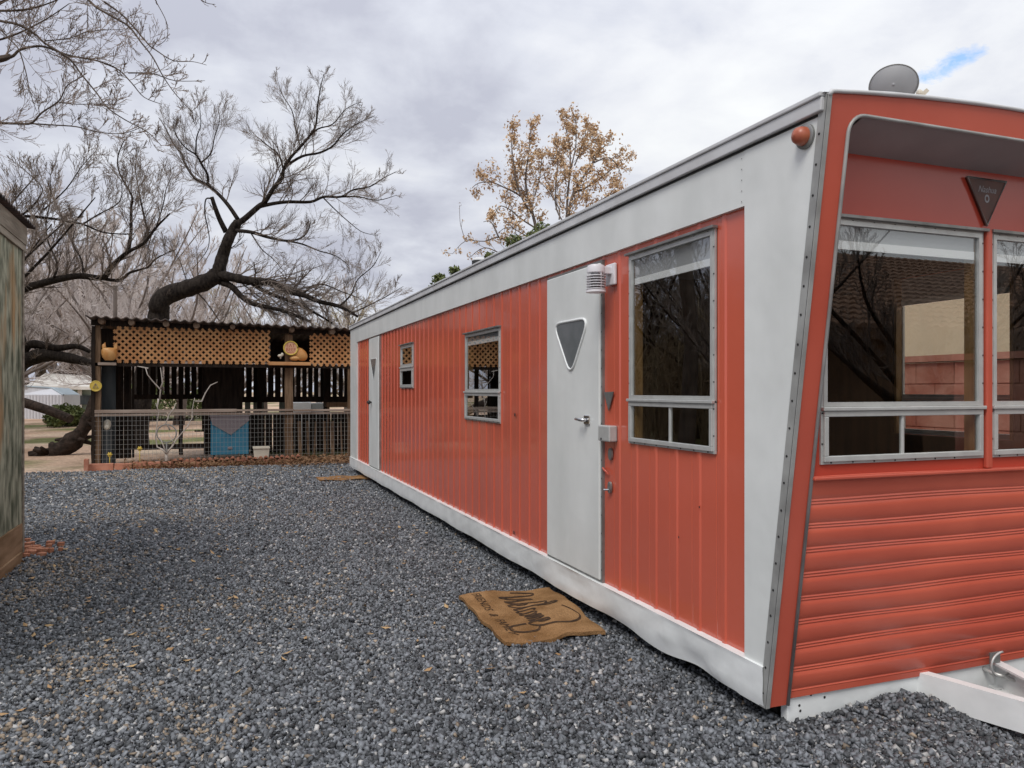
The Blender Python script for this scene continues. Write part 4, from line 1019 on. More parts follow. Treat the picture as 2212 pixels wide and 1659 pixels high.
# garden figure and two yellow stake lights
q = g2(620, 1010, 15.4)
t = thing('garden_statue', (q.x, 15.4, 0), 'small pale headed garden figure in a grey blue robe inside the coop corner', 'statue')
mb = MB().lathe((q.x, 15.75, 0), [(.13,0),(.14,.06),(.10,.35),(.085,.55),(.10,.63),(.05,.68),(.0,.69)], 16); part('robe', mb, M['bluegrey'], t, smooth=True)
mb = MB().ell((q.x, 15.75, .755), (.065,.07,.085), 14, 10); mb.ell((q.x, 15.70, .70), (.055,.05,.06), 12, 8); mb.ell((q.x, 15.68, .755), (.014,.02,.02), 8, 6); part('head', mb, M['cream'], t, smooth='all')
for k, (X, Y) in enumerate(((650,955),(828,920))):
    q = g2(X, Y, 15.35); mb = MB().tube([(q.x,15.35,0),(q.x,15.35,q.z)], .008, 6); mb.ell((q.x,15.35,q.z), (.035,.03,.022), 12, 8)
    for a_ in range(0, 360, 60): mb.ell((q.x+.03*math.cos(R(a_)), 15.35, q.z+.03*math.sin(R(a_))), (.014,.012,.014), 8, 6)
    solo('flower_stake', mb, M['yellow'], ('yellow flower stake low beside the coop corner post','yellow flower stake between the corner post and the sapling')[k], 'garden stake', (q.x,15.35,0), 'yellow flower stakes', smooth='all')
M['cone'] = mat('grey_stone_slab', (.28,.26,.23), .85, col2=(.18,.16,.14), nscale=10)
for (X0, X1, zz_) in ((735,900,.05),(900,975,.08),(1450,1500,.10),(1600,1660,.10)):
    a, b_ = g2(X0, 1000, 15.35), g2(X1, 1000, 15.35); mb = MB().box(a.x, b_.x, 15.30, 15.5, 0, zz_)
    solo('stone_block', mb, M['cone'], 'flat grey stone lying along the foot of the wire', 'stone', (a.x, 15.4, 0), 'stones at the foot of the coop', bev=.02)

# ================================================================ TREES
M['bark'] = mat('dark_mesquite_bark', (.012,.009,.008), .95, col2=(.034,.027,.022), nscale=9, stretch=(2,2,.6), bump=.8, bscale=18, bdist=.03)
M['twig'] = mat('grey_brown_twig', (.14,.112,.096), .9, col2=(.235,.195,.165), nscale=1.2)
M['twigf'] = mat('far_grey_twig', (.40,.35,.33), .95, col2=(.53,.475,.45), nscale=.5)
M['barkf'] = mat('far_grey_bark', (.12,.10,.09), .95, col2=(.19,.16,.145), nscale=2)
M['twigy'] = mat('yellowish_twig', (.32,.27,.17), .95, col2=(.42,.36,.24), nscale=.7)
def vadd(a, b, k=1.0): return (a[0]+b[0]*k, a[1]+b[1]*k, a[2]+b[2]*k)
def vn(a):
    l = math.sqrt(a[0]*a[0]+a[1]*a[1]+a[2]*a[2]) or 1; return (a[0]/l, a[1]/l, a[2]/l)
def rv(k): return (rnd.gauss(0,k), rnd.gauss(0,k), rnd.gauss(0,k))
TIPS = None
def grow(mb, p, d, Ln, r, lev, spread=.55, up=.08, wig=.10, kids=(7,5,0), rmin=.0030, ls=(.48,.5), seg=(5,4,3,3)):
    n = seg[lev] if lev < len(seg) else 3
    pts = [p]; rad = [r]
    for i in range(n):
        d = vn(vadd(vadd(d, rv(wig)), (0,0,1), up)); p = vadd(p, d, Ln/n); pts.append(p); rad.append(max(rmin, r*(1-.62*(i+1)/n)))
        if TIPS is not None and lev >= 1: TIPS.append(p)
    mb.tube(pts, rad, 4 if lev == 0 and r > .02 else 3, cap=False)
    k = kids[lev] if lev < len(kids) else 0
    for c in range(k):
        t = .18+.82*(c+rnd.random()*.8)/k; t = min(t, .98)*n; i = int(t); f = t-i
        a, b = pts[i], pts[min(i+1,n)]; q = (a[0]+(b[0]-a[0])*f, a[1]+(b[1]-a[1])*f, a[2]+(b[2]-a[2])*f)
        dd = vn((b[0]-a[0]+1e-9, b[1]-a[1], b[2]-a[2])); cd = vn(vadd(dd, rv(spread)))
        grow(mb, q, cd, Ln*rnd.uniform(ls[0]*.7, ls[1]*1.35)*(1.1-.45*t/n), max(rmin, rad[i]*.62), lev+1, spread, up, wig, kids, rmin, ls, seg)
def smooth_path(P, sub=4):
    P = [Vector(p) for p in P]; Q = []
    for i in range(len(P)-1):
        p0 = P[max(0,i-1)]; p1 = P[i]; p2 = P[i+1]; p3 = P[min(len(P)-1,i+2)]
        for k in range(sub):
            t = k/sub; Q.append(.5*((2*p1)+(p2-p0)*t+(2*p0-5*p1+4*p2-p3)*t*t+(3*p1-p0-3*p2+p3)*t**3))
    Q.append(P[-1]); return Q
def limb(mt, mc, P, r0, r1, step=.22, L0=1.0, sides=8, start=.15, spread=.42, up=.07, kids=(8,7,0), rough=.0, rmin=.0023, tw=None, taper=1.0):
    Q = smooth_path(P); n = len(Q)
    rad = [r0+(r1-r0)*(i/(n-1))**taper for i in range(n)]
    rad = [x*(1+rough*rnd.uniform(-1,1)) for x in rad]
    mt.tube(Q, rad, sides, cap=True)
    acc = 0; tot = sum((Q[i+1]-Q[i]).length for i in range(n-1)); s = 0
    for i in range(n-1):
        seg = Q[i+1]-Q[i]; l = seg.length; s += l; acc += l
        while acc > step:
            acc -= step
            if s/tot < start: continue
            q = Q[i]+seg*rnd.random(); d = seg.normalized()
            side = Vector(rv(1)); side = (side-d*side.dot(d)).normalized()
            cd = (d*.75+side*rnd.uniform(.4,1.1)+Vector((0,0,1))*.25).normalized()
            Lc = L0*rnd.uniform(.55,1.25)*(1.08-.72*s/tot)
            grow(mc, tuple(q), tuple(cd), Lc, max(rmin*1.6, min(.35*rad[i], .014*L0+.004)), 0, spread, up, .11, kids, rmin)
# ---- the big dark tree behind the coop
def g5(X, Y, d=18.6): return PD(288+X*.3646, 115.2+Y*.3646, d)
def path5(pts, d0, d1): 
    n = len(pts); return [g5(X, Y, d0+(d1-d0)*i/(n-1)+rnd.uniform(-.08,.08)) for i, (X, Y) in enumerate(pts)]
bt = PD(330, 880, 18.6)
T = thing('bare_tree', (bt.x-.3, bt.y, 0), 'large dark leafless tree with a crooked trunk leaning over the coop roof', 'tree')
mt, mc = MB(), MB()
base = [Vector((bt.x-.35, bt.y, -.1)), Vector((bt.x-.30, bt.y, .9)), Vector((bt.x-.12, bt.y, 1.9))]
limb(mt, mc, base+path5([(150,1560),(155,1480),(210,1430),(330,1390),(440,1350),(500,1310)], 18.6, 18.6), .26, .19, step=.9, L0=.9, sides=12, start=.5, rough=.07)
limb(mt, mc, path5([(495,1330),(510,1270),(530,1200),(560,1110),(590,1050),(620,1000)], 18.6, 18.6), .165, .105, step=.6, L0=1.0, sides=10, rough=.06)
limb(mt, mc, path5([(615,1010),(660,980),(740,910),(780,880),(830,800),(880,740),(890,690),(930,620),(1020,520),(1080,430),(1090,320),(1110,200),(1130,120)], 18.6, 18.0), 0.0760, 0.0064, L0=.95, step=.11)
limb(mt, mc, path5([(900,670),(1000,610),(1100,590),(1180,550),(1240,480),(1320,420),(1430,370)], 18.4, 17.6), 0.0360, 0.0064, L0=1.0, step=.12)
limb(mt, mc, path5([(1010,525),(1090,450),(1180,420),(1260,330),(1340,290)], 18.2, 19.2), 0.0240, 0.0056, L0=1.0, step=.13)
limb(mt, mc, path5([(890,690),(860,600),(800,550),(740,500),(720,490)], 18.4, 19.2), 0.0240, 0.0064, L0=1.1, step=.13)
limb(mt, mc, path5([(985,540),(960,440),(940,340),(880,240),(860,170)], 18.3, 18.8), 0.0192, 0.0056, L0=.95, step=.13)
limb(mt, mc, path5([(740,910),(830,890),(920,880),(1050,880),(1130,850),(1230,850),(1300,810),(1400,790),(1480,740),(1560,700)], 18.6, 17.4), 0.0496, 0.0064, L0=1.0, step=.12)
limb(mt, mc, path5([(1230,850),(1330,850),(1450,870),(1560,840)], 18, 18.6), 0.0224, 0.0048, L0=.8, step=.17)
limb(mt, mc, path5([(1130,860),(1200,930),(1290,1010),(1360,1060),(1450,1080)], 18.1, 17.5), 0.0160, 0.0048, L0=.8, step=.2, up=-.02)
limb(mt, mc, path5([(620,985),(570,910),(510,840),(440,780),(360,735),(300,640),(290,600),(240,540),(190,440),(150,380)], 18.6, 19.4), 0.0520, 0.0064, L0=1.05, step=.12)
limb(mt, mc, path5([(440,775),(440,720),(400,650),(370,600),(310,560),(250,480),(240,400)], 18.9, 18.2), 0.0336, 0.0056, L0=1.0, step=.12)
limb(mt, mc, path5([(400,650),(460,590),(480,500),(510,400),(500,300)], 18.8, 19.4), 0.0208, 0.0056, L0=1.0, step=.12)
limb(mt, mc, path5([(370,600),(375,500),(400,420),(390,300)], 18.6, 18), 0.0192, 0.0056, L0=.9, step=.13)
limb(mt, mc, path5([(550,1060),(510,980),(480,900),(465,850)], 18.6, 18.4), .07, .045, L0=.6, step=.5)
limb(mt, mc, path5([(468,862),(430,865),(424,950),(442,1040),(450,1110),(430,1180),(350,1280)], 18.4, 18.1), 0.0192, 0.0064, L0=.6, step=.4, up=-.02)
limb(mt, mc, path5([(610,1050),(700,1060),(800,1090),(900,1110),(980,1100),(1030,1060),(1050,1000)], 18.5, 17.6), 0.0480, 0.0096, L0=1.0, step=.13)
limb(mt, mc, path5([(900,1110),(1000,1130),(1100,1170),(1200,1200),(1280,1260)], 17.9, 17.3), 0.0240, 0.0056, L0=.9, step=.16, up=.0)
limb(mt, mc, path5([(700,1070),(760,1160),(830,1220),(900,1300)], 18.3, 18), 0.0176, 0.0048, L0=.8, step=.2, up=-.02)
limb(mt, mc, path5([(500,1310),(600,1330),(700,1350),(830,1360),(880,1400),(1000,1430),(1100,1470),(1220,1500),(1330,1560)], 18.6, 17.6), .12, .028, L0=1.15, step=.085, up=-.02, rough=.1, sides=10)
limb(mt, mc, path5([(510,1350),(580,1380),(640,1440),(700,1480),(780,1500),(900,1530),(1050,1590)], 18.6, 17.9), .09, .028, L0=1.1, step=.085, up=-.03, rough=.08)
limb(mt, mc, path5([(690,1350),(760,1400),(850,1440),(960,1480),(1080,1540),(1180,1600)], 18.4, 18.1), .06, .02, L0=1.1, step=.09, up=-.03)
limb(mt, mc, path5([(1010,1420),(1060,1380),(1130,1370),(1230,1410),(1340,1450)], 18.1, 17.6), 0.0280, 0.0080, L0=.9, step=.13)
limb(mt, mc, path5([(1220,1500),(1290,1430),(1330,1340),(1420,1260),(1470,1170)], 17.8, 18.4), 0.0240, 0.0048, L0=.9, step=.14)
limb(mt, mc, path5([(1250,1560),(1380,1500),(1500,1440),(1600,1380)], 17.9, 18.6), 0.0240, 0.0048, L0=.9, step=.13)
limb(mt, mc, path5([(360,1400),(420,1460),(480,1540),(520,1600)], 18.6, 18.2), 0.0240, 0.0080, L0=.7, step=.25, up=-.02)
limb(mt, mc, path5([(330,1390),(300,1300),(260,1200),(180,1130)], 18.8, 19.6), 0.0160, 0.0048, L0=.9, step=.2)
part('trunk', mt, M['bark'], T, smooth='all', fixn=False); part('crown', mc, M['twig'], T, fixn=False)
# ---- overhanging tree at the upper left
def g1(X, Y, d): return PD(X*.3749, Y*.3749, d)
def path1(pts, d0, d1):
    n = len(pts); return [g1(X, Y, d0+(d1-d0)*i/(n-1)+rnd.uniform(-.05,.05)) for i, (X, Y) in enumerate(pts)]
b0 = PD(-330, 900, 11.0)
T = thing('bare_tree', (b0.x, b0.y, 0), 'bare tree reaching in from the upper left with long arching branches', 'tree')
mt, mc = MB(), MB()
q0 = Vector((b0.x, b0.y, 2.9)); 
limb(mt, mc, [Vector((b0.x+.1, b0.y, -.1)), Vector((b0.x, b0.y, 1.5)), q0, g1(-600, 500, 11), g1(-400, 380, 11)], .18, .10, step=1.2, L0=.8, sides=12, start=.7)
limb(mt, mc, [g1(-400,380,11), g1(-200,360,11), g1(0,340,11), g1(60,320,11)], .085, .03, step=.5, L0=.8, sides=10)
M['limbl'] = mat('brown_limb_bark', (.05,.038,.030), .9, col2=(.11,.085,.068), nscale=5)
M['twigl'] = mat('pale_brown_twig', (.17,.13,.105), .9, col2=(.27,.215,.18), nscale=1.5)
fk = dict(step=.115, L0=.62, kids=(6,4,0), rmin=.0028)
limb(mt, mc, path1([(-200,60),(0,120),(100,140),(200,195),(260,250),(400,340),(470,430),(560,540),(620,620),(720,690),(850,760),(930,840)], 11, 10), 0.0198, .004, **fk)
limb(mt, mc, path1([(-60,340),(60,330),(110,290),(180,270),(260,270),(400,320),(560,350),(680,400),(760,480),(830,560),(930,600)], 11, 10.4), 0.0217, .004, **fk)
limb(mt, mc, path1([(300,-260),(510,0),(620,80),(740,150),(810,240),(880,330),(940,440),(1010,540),(1110,650)], 10.6, 9.8), 0.0174, .004, **fk)
limb(mt, mc, path1([(600,10),(720,100),(850,250),(900,290),(1000,350),(1110,355),(1190,375)], 10.3, 10.3), .012, .003, step=.2, L0=.4, kids=(4,3,0), rmin=.0028)
limb(mt, mc, path1([(740,420),(880,425),(1010,465),(1180,465)], 10.4, 10.2), .010, .003, step=.2, L0=.35, kids=(4,3,0), rmin=.0028)
limb(mt, mc, path1([(-300,690),(0,708),(100,712),(180,710),(240,650),(340,580),(390,490),(480,440)], 11.2, 10.6), 0.0211, .005, **fk)
limb(mt, mc, path1([(180,712),(300,720),(440,730),(560,760),(700,770),(800,740)], 11, 10.3), 0.0112, .004, **fk)
limb(mt, mc, path1([(260,235),(400,220),(520,180),(700,170)], 10.8, 10.8), 0.0087, .004, **fk)
limb(mt, mc, path1([(-60,130),(0,170),(60,230),(110,290),(150,420),(170,520),(210,640)], 11, 10.6), 0.0124, .004, **fk)
limb(mt, mc, path1([(340,590),(430,600),(560,600),(720,600)], 10.8, 10.6), 0.0074, .004, **fk)
limb(mt, mc, path1([(-300,100),(-50,40),(100,-40),(250,-120)], 11, 11), .03, .006, step=.12, L0=.8, kids=(6,4,0), rmin=.0028)
limb(mt, mc, path1([(-100,60),(100,60),(250,30),(420,-40)], 11, 10.5), .02, .005, step=.11, L0=.75, kids=(6,4,0), rmin=.0028)
limb(mt, mc, path1([(-100,250),(60,210),(250,120),(400,20)], 11.3, 11), .018, .005, step=.12, L0=.7, kids=(6,4,0), rmin=.0028)
limb(mt, mc, path1([(1100,-60),(1160,0),(1200,20),(1240,25)], 9.6, 9.4), .006, .003, step=.12, L0=.18, kids=(3,0,0), rmin=.0028)
limb(mt, mc, path1([(850,-80),(900,10),(960,130),(960,220),(900,270)], 9.8, 9.8), .006, .003, step=.25, L0=.2, kids=(3,0,0), rmin=.0028)
limb(mt, mc, [q0, g1(-700,100,11), g1(-650,-300,11), g1(-300,-500,11)], .14, .03, step=.4, L0=1.3, sides=8)
part('trunk', mt, M['limbl'], T, smooth='all', fixn=False); part('crown', mc, M['twigl'], T, fixn=False)
# ---- middle left tree beyond the path
b0 = PD(62, 830, 22)
T = thing('bare_tree', (b0.x-1, b0.y, 0), 'low spreading bare tree between the shed and the coop', 'tree')
mt, mc = MB(), MB()
limb(mt, mc, [Vector((b0.x-1.2, b0.y, -.1)), PD(5,830,22), PD(40,788,22), PD(90,768,22), PD(130,770,22), PD(180,780,21.8), PD(200,786,21.6)], .34, .07, step=.3, L0=1.3, sides=10, rough=.12, start=.2)
limb(mt, mc, [PD(30,800,22), PD(60,745,22), PD(120,752,22), PD(165,748,22), PD(195,760,22)], .16, .05, step=.25, L0=1.1, sides=8)
mk = dict(step=.14, L0=1.25, kids=(7,5,0), rmin=.0042)
limb(mt, mc, [PD(50,790,22), PD(40,720,22)]+path1([(-60,1720),(60,1690),(180,1650),(330,1610),(460,1590),(590,1600),(640,1540),(690,1490),(740,1450),(830,1400),(900,1310),(980,1230)], 22, 21), .15, .02, **mk)
limb(mt, mc, path1([(590,1605),(690,1615),(750,1570),(850,1540),(900,1490),(1000,1440)], 21.6, 21), .05, .01, **mk)
limb(mt, mc, path1([(740,1450),(755,1340),(755,1200),(760,1130),(690,1000),(680,900),(720,800)], 21.5, 22), .05, .01, **mk)
limb(mt, mc, path1([(480,1590),(470,1500),(420,1400),(440,1300)], 21.6, 22), .03, .01, **mk)
limb(mt, mc, path1([(860,1370),(830,1240),(800,1100),(780,960),(800,860)], 21.3, 22.5), .03, .008, **mk)
limb(mt, mc, path1([(-100,1230),(140,1245),(300,1260),(470,1290),(600,1340),(760,1350)], 20, 20.6), .045, .014, **mk)
limb(mt, mc, path1([(480,1290),(560,1240),(690,1160),(700,1040)], 20.4, 20.8), .025, .008, **mk)
limb(mt, mc, path1([(310,1600),(330,1520),(280,1400),(265,1300),(290,1150),(290,1000)], 21.6, 22), .035, .008, **mk)
limb(mt, mc, path1([(-60,1330),(140,1230),(230,1130),(235,1070),(120,960)], 20, 20.6), .03, .008, **mk)
limb(mt, mc, path1([(250,1210),(380,1090),(470,960),(560,860)], 20.3, 20.6), .022, .007, **mk)
limb(mt, mc, path1([(900,1310),(940,1180),(960,1080),(1000,1000)], 21, 21.6), .02, .007, **mk)
part('trunk', mt, M['bark'], T, smooth='all', fixn=False); part('crown', mc, M['twig'], T, fixn=False)
# leaning dark trunk and fallen log by the coop corner
M['barkd'] = mat('charred_bark', (.020,.015,.012), .95, col2=(.05,.035,.028), nscale=9, bump=1, bscale=10, bdist=.05)
def PG(u, v, d): return PD(u, v, d)
Q = [PD(208,850,17.0), PD(190,905,16.9), PD(160,945,16.8), PD(128,968,16.7), PD(105,972,16.6)]
mb = MB(); mb.tube(smooth_path([q+Vector((0,0,-.06)) for q in Q], 3), [(.13+.008*i)*rnd.uniform(.75,1.3) for i in range(13)], 10)
for k in range(30):
    c = Q[min(4, 1+k//4)]; a = rnd.uniform(0,6.28); mb.tube([c+Vector((.1*math.cos(a),.1*math.sin(a),-.05)), c+Vector((.38*math.cos(a),.3*math.sin(a),rnd.uniform(-.25,.1)))], [.08,.03], 5)
solo('tree_stump', mb, M['barkd'], 'charred stump slanting down to the ground left of the coop', 'stump', (Q[4].x, Q[4].y, 0), smooth='all', fixn=False)
mb = MB(); mb.tube([PD(-20,852,25), PD(60,872,25), PD(110,888,24.6), PD(152,905,24.4)], [.17,.16,.15,.14], 10)
solo('fallen_log', mb, M['barkd'], 'straight dark log propped at a slant before the white sheds', 'log', (PD(152,905,24.4).x, PD(152,905,24.4).y, 0), smooth=True, fixn=False)

# ---- background bare trees
def far_tree(h, seed, m1, m2, nl=9, kids=(7,6,0), rmin=.0055, spreadw=.55):
    global rnd
    keep = rnd; rnd = random.Random(seed); mt, mc = MB(), MB()
    P = [Vector((0,0,-.1)), Vector((rnd.gauss(0,.1),0,h*.12)), Vector((rnd.gauss(0,.2),rnd.gauss(0,.1),h*.24))]
    mt.tube(P, [h*.028, h*.022, h*.018], 8)
    for k in range(nl):
        a = 2*math.pi*k/nl+rnd.uniform(-.3,.3); t = rnd.uniform(.10,.24)*h; el = rnd.uniform(.35,1.0)
        q = Vector((0,0,t)); R_ = h*spreadw*rnd.uniform(.6,1.05)
        pts = [q, q+Vector((math.cos(a)*R_*.3, math.sin(a)*R_*.3, h*.18*el)), q+Vector((math.cos(a+.2)*R_*.65, math.sin(a+.2)*R_*.65, h*.42*el)), q+Vector((math.cos(a+.1)*R_, math.sin(a+.1)*R_, h*.70*el))]
        limb(mt, mc, pts, h*.011, .012, step=h*.035, L0=h*.19, sides=5, start=.15, kids=kids, rmin=rmin, up=.10)
    rnd = keep
    return mt, mc
protos = []
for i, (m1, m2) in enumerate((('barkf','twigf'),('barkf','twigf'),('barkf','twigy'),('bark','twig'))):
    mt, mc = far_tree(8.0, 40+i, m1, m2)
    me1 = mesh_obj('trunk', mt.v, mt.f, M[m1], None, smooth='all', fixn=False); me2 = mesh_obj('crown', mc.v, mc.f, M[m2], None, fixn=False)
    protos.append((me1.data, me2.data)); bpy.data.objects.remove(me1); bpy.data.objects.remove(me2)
def place_far(k, x, y_, h, rz, label, group='bare trees beyond the coop', name='bare_tree', wid=1.0):
    t = thing(name, (x, y_, 0), label, 'tree', group); t.rotation_euler = (0,0,rz); s_ = h/8.0; t.scale = (s_*wid, s_*wid, s_)
    for nm, me in zip(('trunk','crown'), protos[k]):
        o = bpy.data.objects.new(nm, me); COL.objects.link(o); o.parent = t
    return t
lab = 'grey leafless tree in the thicket beyond the coop'
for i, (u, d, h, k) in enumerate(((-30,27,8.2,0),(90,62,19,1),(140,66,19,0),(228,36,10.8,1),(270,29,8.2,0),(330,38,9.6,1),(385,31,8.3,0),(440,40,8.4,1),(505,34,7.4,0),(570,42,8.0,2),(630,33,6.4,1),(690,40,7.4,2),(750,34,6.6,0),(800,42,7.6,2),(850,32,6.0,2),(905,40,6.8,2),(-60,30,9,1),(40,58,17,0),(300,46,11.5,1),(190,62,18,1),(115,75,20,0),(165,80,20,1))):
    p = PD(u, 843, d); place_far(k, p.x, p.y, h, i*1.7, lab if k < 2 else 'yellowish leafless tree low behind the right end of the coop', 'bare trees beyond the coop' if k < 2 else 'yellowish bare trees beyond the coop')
lab2 = 'grey leafless tree outside the left of the view'
for i, (x, y_, h) in enumerate(((-7.5,15,6.5),(-9,19,8.5),(-12.5,21,9.5),(-7.0,20,8.0),(-13,14,8.5),(-16,25,11),(-6.0,12.5,4.2),(-10.5,14,7),(-8,24,9),(-20,22,11))):
    place_far(3, x, y_, h, i*2.1, lab2, 'bare trees west of the yard')
M['brush'] = mat('dry_brown_brush', (.16,.115,.07), .95, col2=(.27,.21,.13), nscale=.8)
mb = MB()
for k in range(5200):
    x = rnd.uniform(-26,-6.5); y_ = rnd.uniform(11,30)
    if x > -8 and y_ > 20: continue
    a = (x, y_, -.05); b_ = (x+rnd.gauss(0,.25), y_+rnd.gauss(0,.25), rnd.uniform(1.2,2.6)); c_ = (b_[0]+rnd.gauss(0,.35), b_[1]+rnd.gauss(0,.35), b_[2]+rnd.uniform(.4,1.4))
    mb.tube([a,b_,c_], [.02,.014,.006], 3, cap=False)
    for j in range(5):
        q = vadd(b_, rv(.3)); mb.tube([b_, q, vadd(q, (rnd.gauss(0,.2),rnd.gauss(0,.2),.5))], [.010,.008,.005], 3, cap=False)
tag(mesh_obj('brushwood', mb.v, mb.f, M['brush'], fixn=False), label='dry brown brushwood west of the yard', cat='brush', kind='stuff')
# ---- tan leaved tree behind the trailer
def g6(X, Y, d): return PD(921.7+X*.2778, 201.6+Y*.2778, d)
def path6(pts, d0, d1):
    n = len(pts); return [g6(X, Y, d0+(d1-d0)*i/(n-1)+rnd.uniform(-.06,.06)) for i, (X, Y) in enumerate(pts)]
b0 = PD(1185, 843, 21)
T = thing('autumn_tree', (b0.x, b0.y, 0), 'slender tree with dry tan leaves rising behind the trailer roof', 'tree')
mt, mc = MB(), MB(); TIPS = []
ak = dict(step=.24, L0=.75, kids=(4,2,0), rmin=.005)
limb(mt, mc, [Vector((b0.x,b0.y,-.1)), Vector((b0.x,b0.y,1.8)), g6(950,1500,21), g6(860,1250,21)], .16, .07, step=9, L0=.1)
limb(mt, mc, [Vector((b0.x,b0.y,1.5)), g6(1010,1400,21), g6(1080,1150,21)], .12, .06, step=9, L0=.1)
for pts, d0, d1, r in (([(860,1250),(850,1050),(800,850),(770,700),(780,560),(800,400),(810,230)],21,21,.055), ([(830,950),(760,850),(700,700),(680,560),(660,400),(670,270)],21,20.4,.03),
    ([(800,850),(700,780),(620,740),(500,690),(400,700),(350,740)],21,21.4,.028), ([(850,1050),(740,980),(640,900),(560,880),(520,980)],21,20.6,.025), ([(840,800),(880,650),(900,470)],21,21.4,.02),
    ([(1080,1150),(1100,950),(1140,780),(1200,680),(1290,540),(1370,420),(1440,400)],21,20.6,.055), ([(1090,970),(1095,800),(1115,600),(1110,400),(1060,200)],21,21.5,.04),
    ([(1115,600),(1160,400),(1160,130)],21,20.8,.025), ([(1140,780),(1300,700),(1400,620),(1470,560)],21,21.6,.03), ([(1100,950),(1250,900),(1400,800),(1460,740)],21,20.6,.03),
    ([(1150,560),(1220,380),(1245,220)],21,21.3,.02), ([(1300,540),(1420,500),(1500,600),(1500,700)],20.8,21.2,.02), ([(1250,600),(1330,480),(1340,330)],21,20.6,.02), ([(1060,1000),(1000,850),(1020,500),(990,330)],21,21.4,.025), ([(1110,1050),(1250,980),(1380,870)],21,21.5,.022),
    ([(860,1150),(760,1100),(640,1040),(560,1080)],21,21,.02)):
    limb(mt, mc, path6(pts, d0, d1), r, .007, **ak)
dense = list(TIPS); TIPS = []
for pts in ([(880,1250),(700,1200),(560,1120),(450,1150),(300,1150),(200,1250)], [(700,1200),(600,1250),(450,1200),(330,1280)], [(560,1120),(500,1000),(440,1000)]):
    limb(mt, mc, path6(pts, 21, 21.5), .025, .006, step=.3, L0=.6, kids=(3,2,0), rmin=.005)
limb(mt, mc, path6([(300,1150),(280,1080),(260,1000),(255,870)], 21.5, 21.5), .01, .005, step=.5, L0=.2, kids=(2,0,0), rmin=.005)
limb(mt, mc, path6([(1030,980),(1030,900),(960,780),(880,690),(850,740)], 21, 21.6), .02, .006, step=.3, L0=.5, kids=(3,2,0), rmin=.005)
part('trunk', mt, M['barkf'], T, smooth='all', fixn=False); part('branches', mc, M['twig'], T, fixn=False)
mb = MB()
for p in dense:
    if rnd.random() < 1.0: leafquad(mb, vadd(p, rv(.05)), rnd.uniform(.032,.066))
    if rnd.random() < .9: leafquad(mb, vadd(p, rv(.09)), rnd.uniform(.03,.06))
for p in TIPS:
    if rnd.random() < .5: leafquad(mb, vadd(p, rv(.05)), rnd.uniform(.03,.065))
part('foliage', mb, M['orange'], T, fixn=False); TIPS = None
# ---- evergreens peeping over the roof
def clump(mb, c, r, n, s):
    for k in range(n):
        q = Vector(rv(1)).normalized()*(r*rnd.random()**.45); leafquad(mb, Vector(c)+Vector((q.x, q.y, q.z*.8)), rnd.uniform(s*.5, s))
for i, (cl, lbl) in enumerate((([(1172,498,.28),(1152,512,.22),(1112,522,.26),(1125,545,.35),(1180,520,.35),(1145,560,.6)], 'dark green bushy tree showing behind the trailer roof below the tan leaves'),
                               ([(948,603,.17),(982,584,.14),(962,628,.4),(1060,555,.15),(1000,605,.3)], 'low bright green shrub top showing over the trailer roof behind the vent'))):
    d = 20 if i == 0 else 18; p = PD(cl[1][0], 843, d)
    T = thing('green_shrub', (p.x, p.y, 0), lbl, 'shrub'); mt = MB(); mb = MB()
    for (u, v, r) in cl:
        c = PD(u, v, d+rnd.uniform(-.3,.3)); mt.tube(smooth_path([Vector((p.x,p.y,-.1)), Vector(((p.x*2+c.x)/3,(p.y*2+c.y)/3,c.z*.5)), c]), .03, 5); clump(mb, c, r, int(450*r/.4), .07)
    part('trunk', mt, M['barkf'], T, smooth='all', fixn=False); part('foliage', mb, M['green'], T, fixn=False)
# far bushes and grass
for (u, v0, v1, d, r, nn) in ((135,872,895,30,.55,1400),(158,868,897,30,.5,1100),(118,885,900,29,.4,700),(330,865,880,36,1.3,1800),(420,868,885,38,1.2,1500),(300,882,898,34,.5,500)):
    p = PD(u, (v0+v1)/2, d); mb = MB(); 
    for k in range(nn):
        q = Vector(rv(1)).normalized()*(r*rnd.random()**.4); leafquad(mb, (p.x+q.x, p.y+q.y, max(.02, r*.75+q.z*.8)), rnd.uniform(.05,.12))
    for k in range(8): mb.tube([(p.x,p.y,0),(p.x+rnd.gauss(0,.3),p.y,r*.9)], .015, 4)
    solo('dry_bush', mb, M['green'], 'dusty green bush before the white shed' if u < 200 else 'dusty green bush seen through the coop', 'bush', (p.x,p.y,0), 'bushes by the white shed' if u < 200 else 'bushes beyond the coop', fixn=False)
# ================================================================ FAR BUILDINGS
M['wht'] = mat('white_sheet_metal', (.60,.61,.64), .45, col2=(.50,.51,.55), nscale=8, stretch=(6,6,.3))
M['roofb'] = mat('blue_grey_roof', (.30,.36,.40), .6)
M['wroof'] = mat('white_flat_roof', (.60,.58,.54), .7, col2=(.45,.42,.38), nscale=1.5)
M['tealw'] = mat('pale_green_wall', (.22,.26,.22), .8)
M['redb'] = mat('brick_red_wall', (.22,.07,.045), .8)
d = 38
T = thing('storage_shed', (PD(120,843,d).x, PD(120,843,d).y, 0), 'small white metal shed with a blue grey gambrel roof across the path', 'shed')
A = PD(40,895,d); B = PD(137,900,d*.985); C2 = PD(173,896,d*1.03)
zt_ = PD(137,853,d).z
mb = MB(); mb.add([(A.x,A.y,-.1),(B.x,B.y,-.1),(B.x,B.y,zt_),(A.x,A.y,zt_+.02)], [(0,1,2,3)]); mb.add([(B.x,B.y,-.1),(C2.x,C2.y,-.1),(C2.x,C2.y,zt_),(B.x,B.y,zt_)], [(0,1,2,3)])
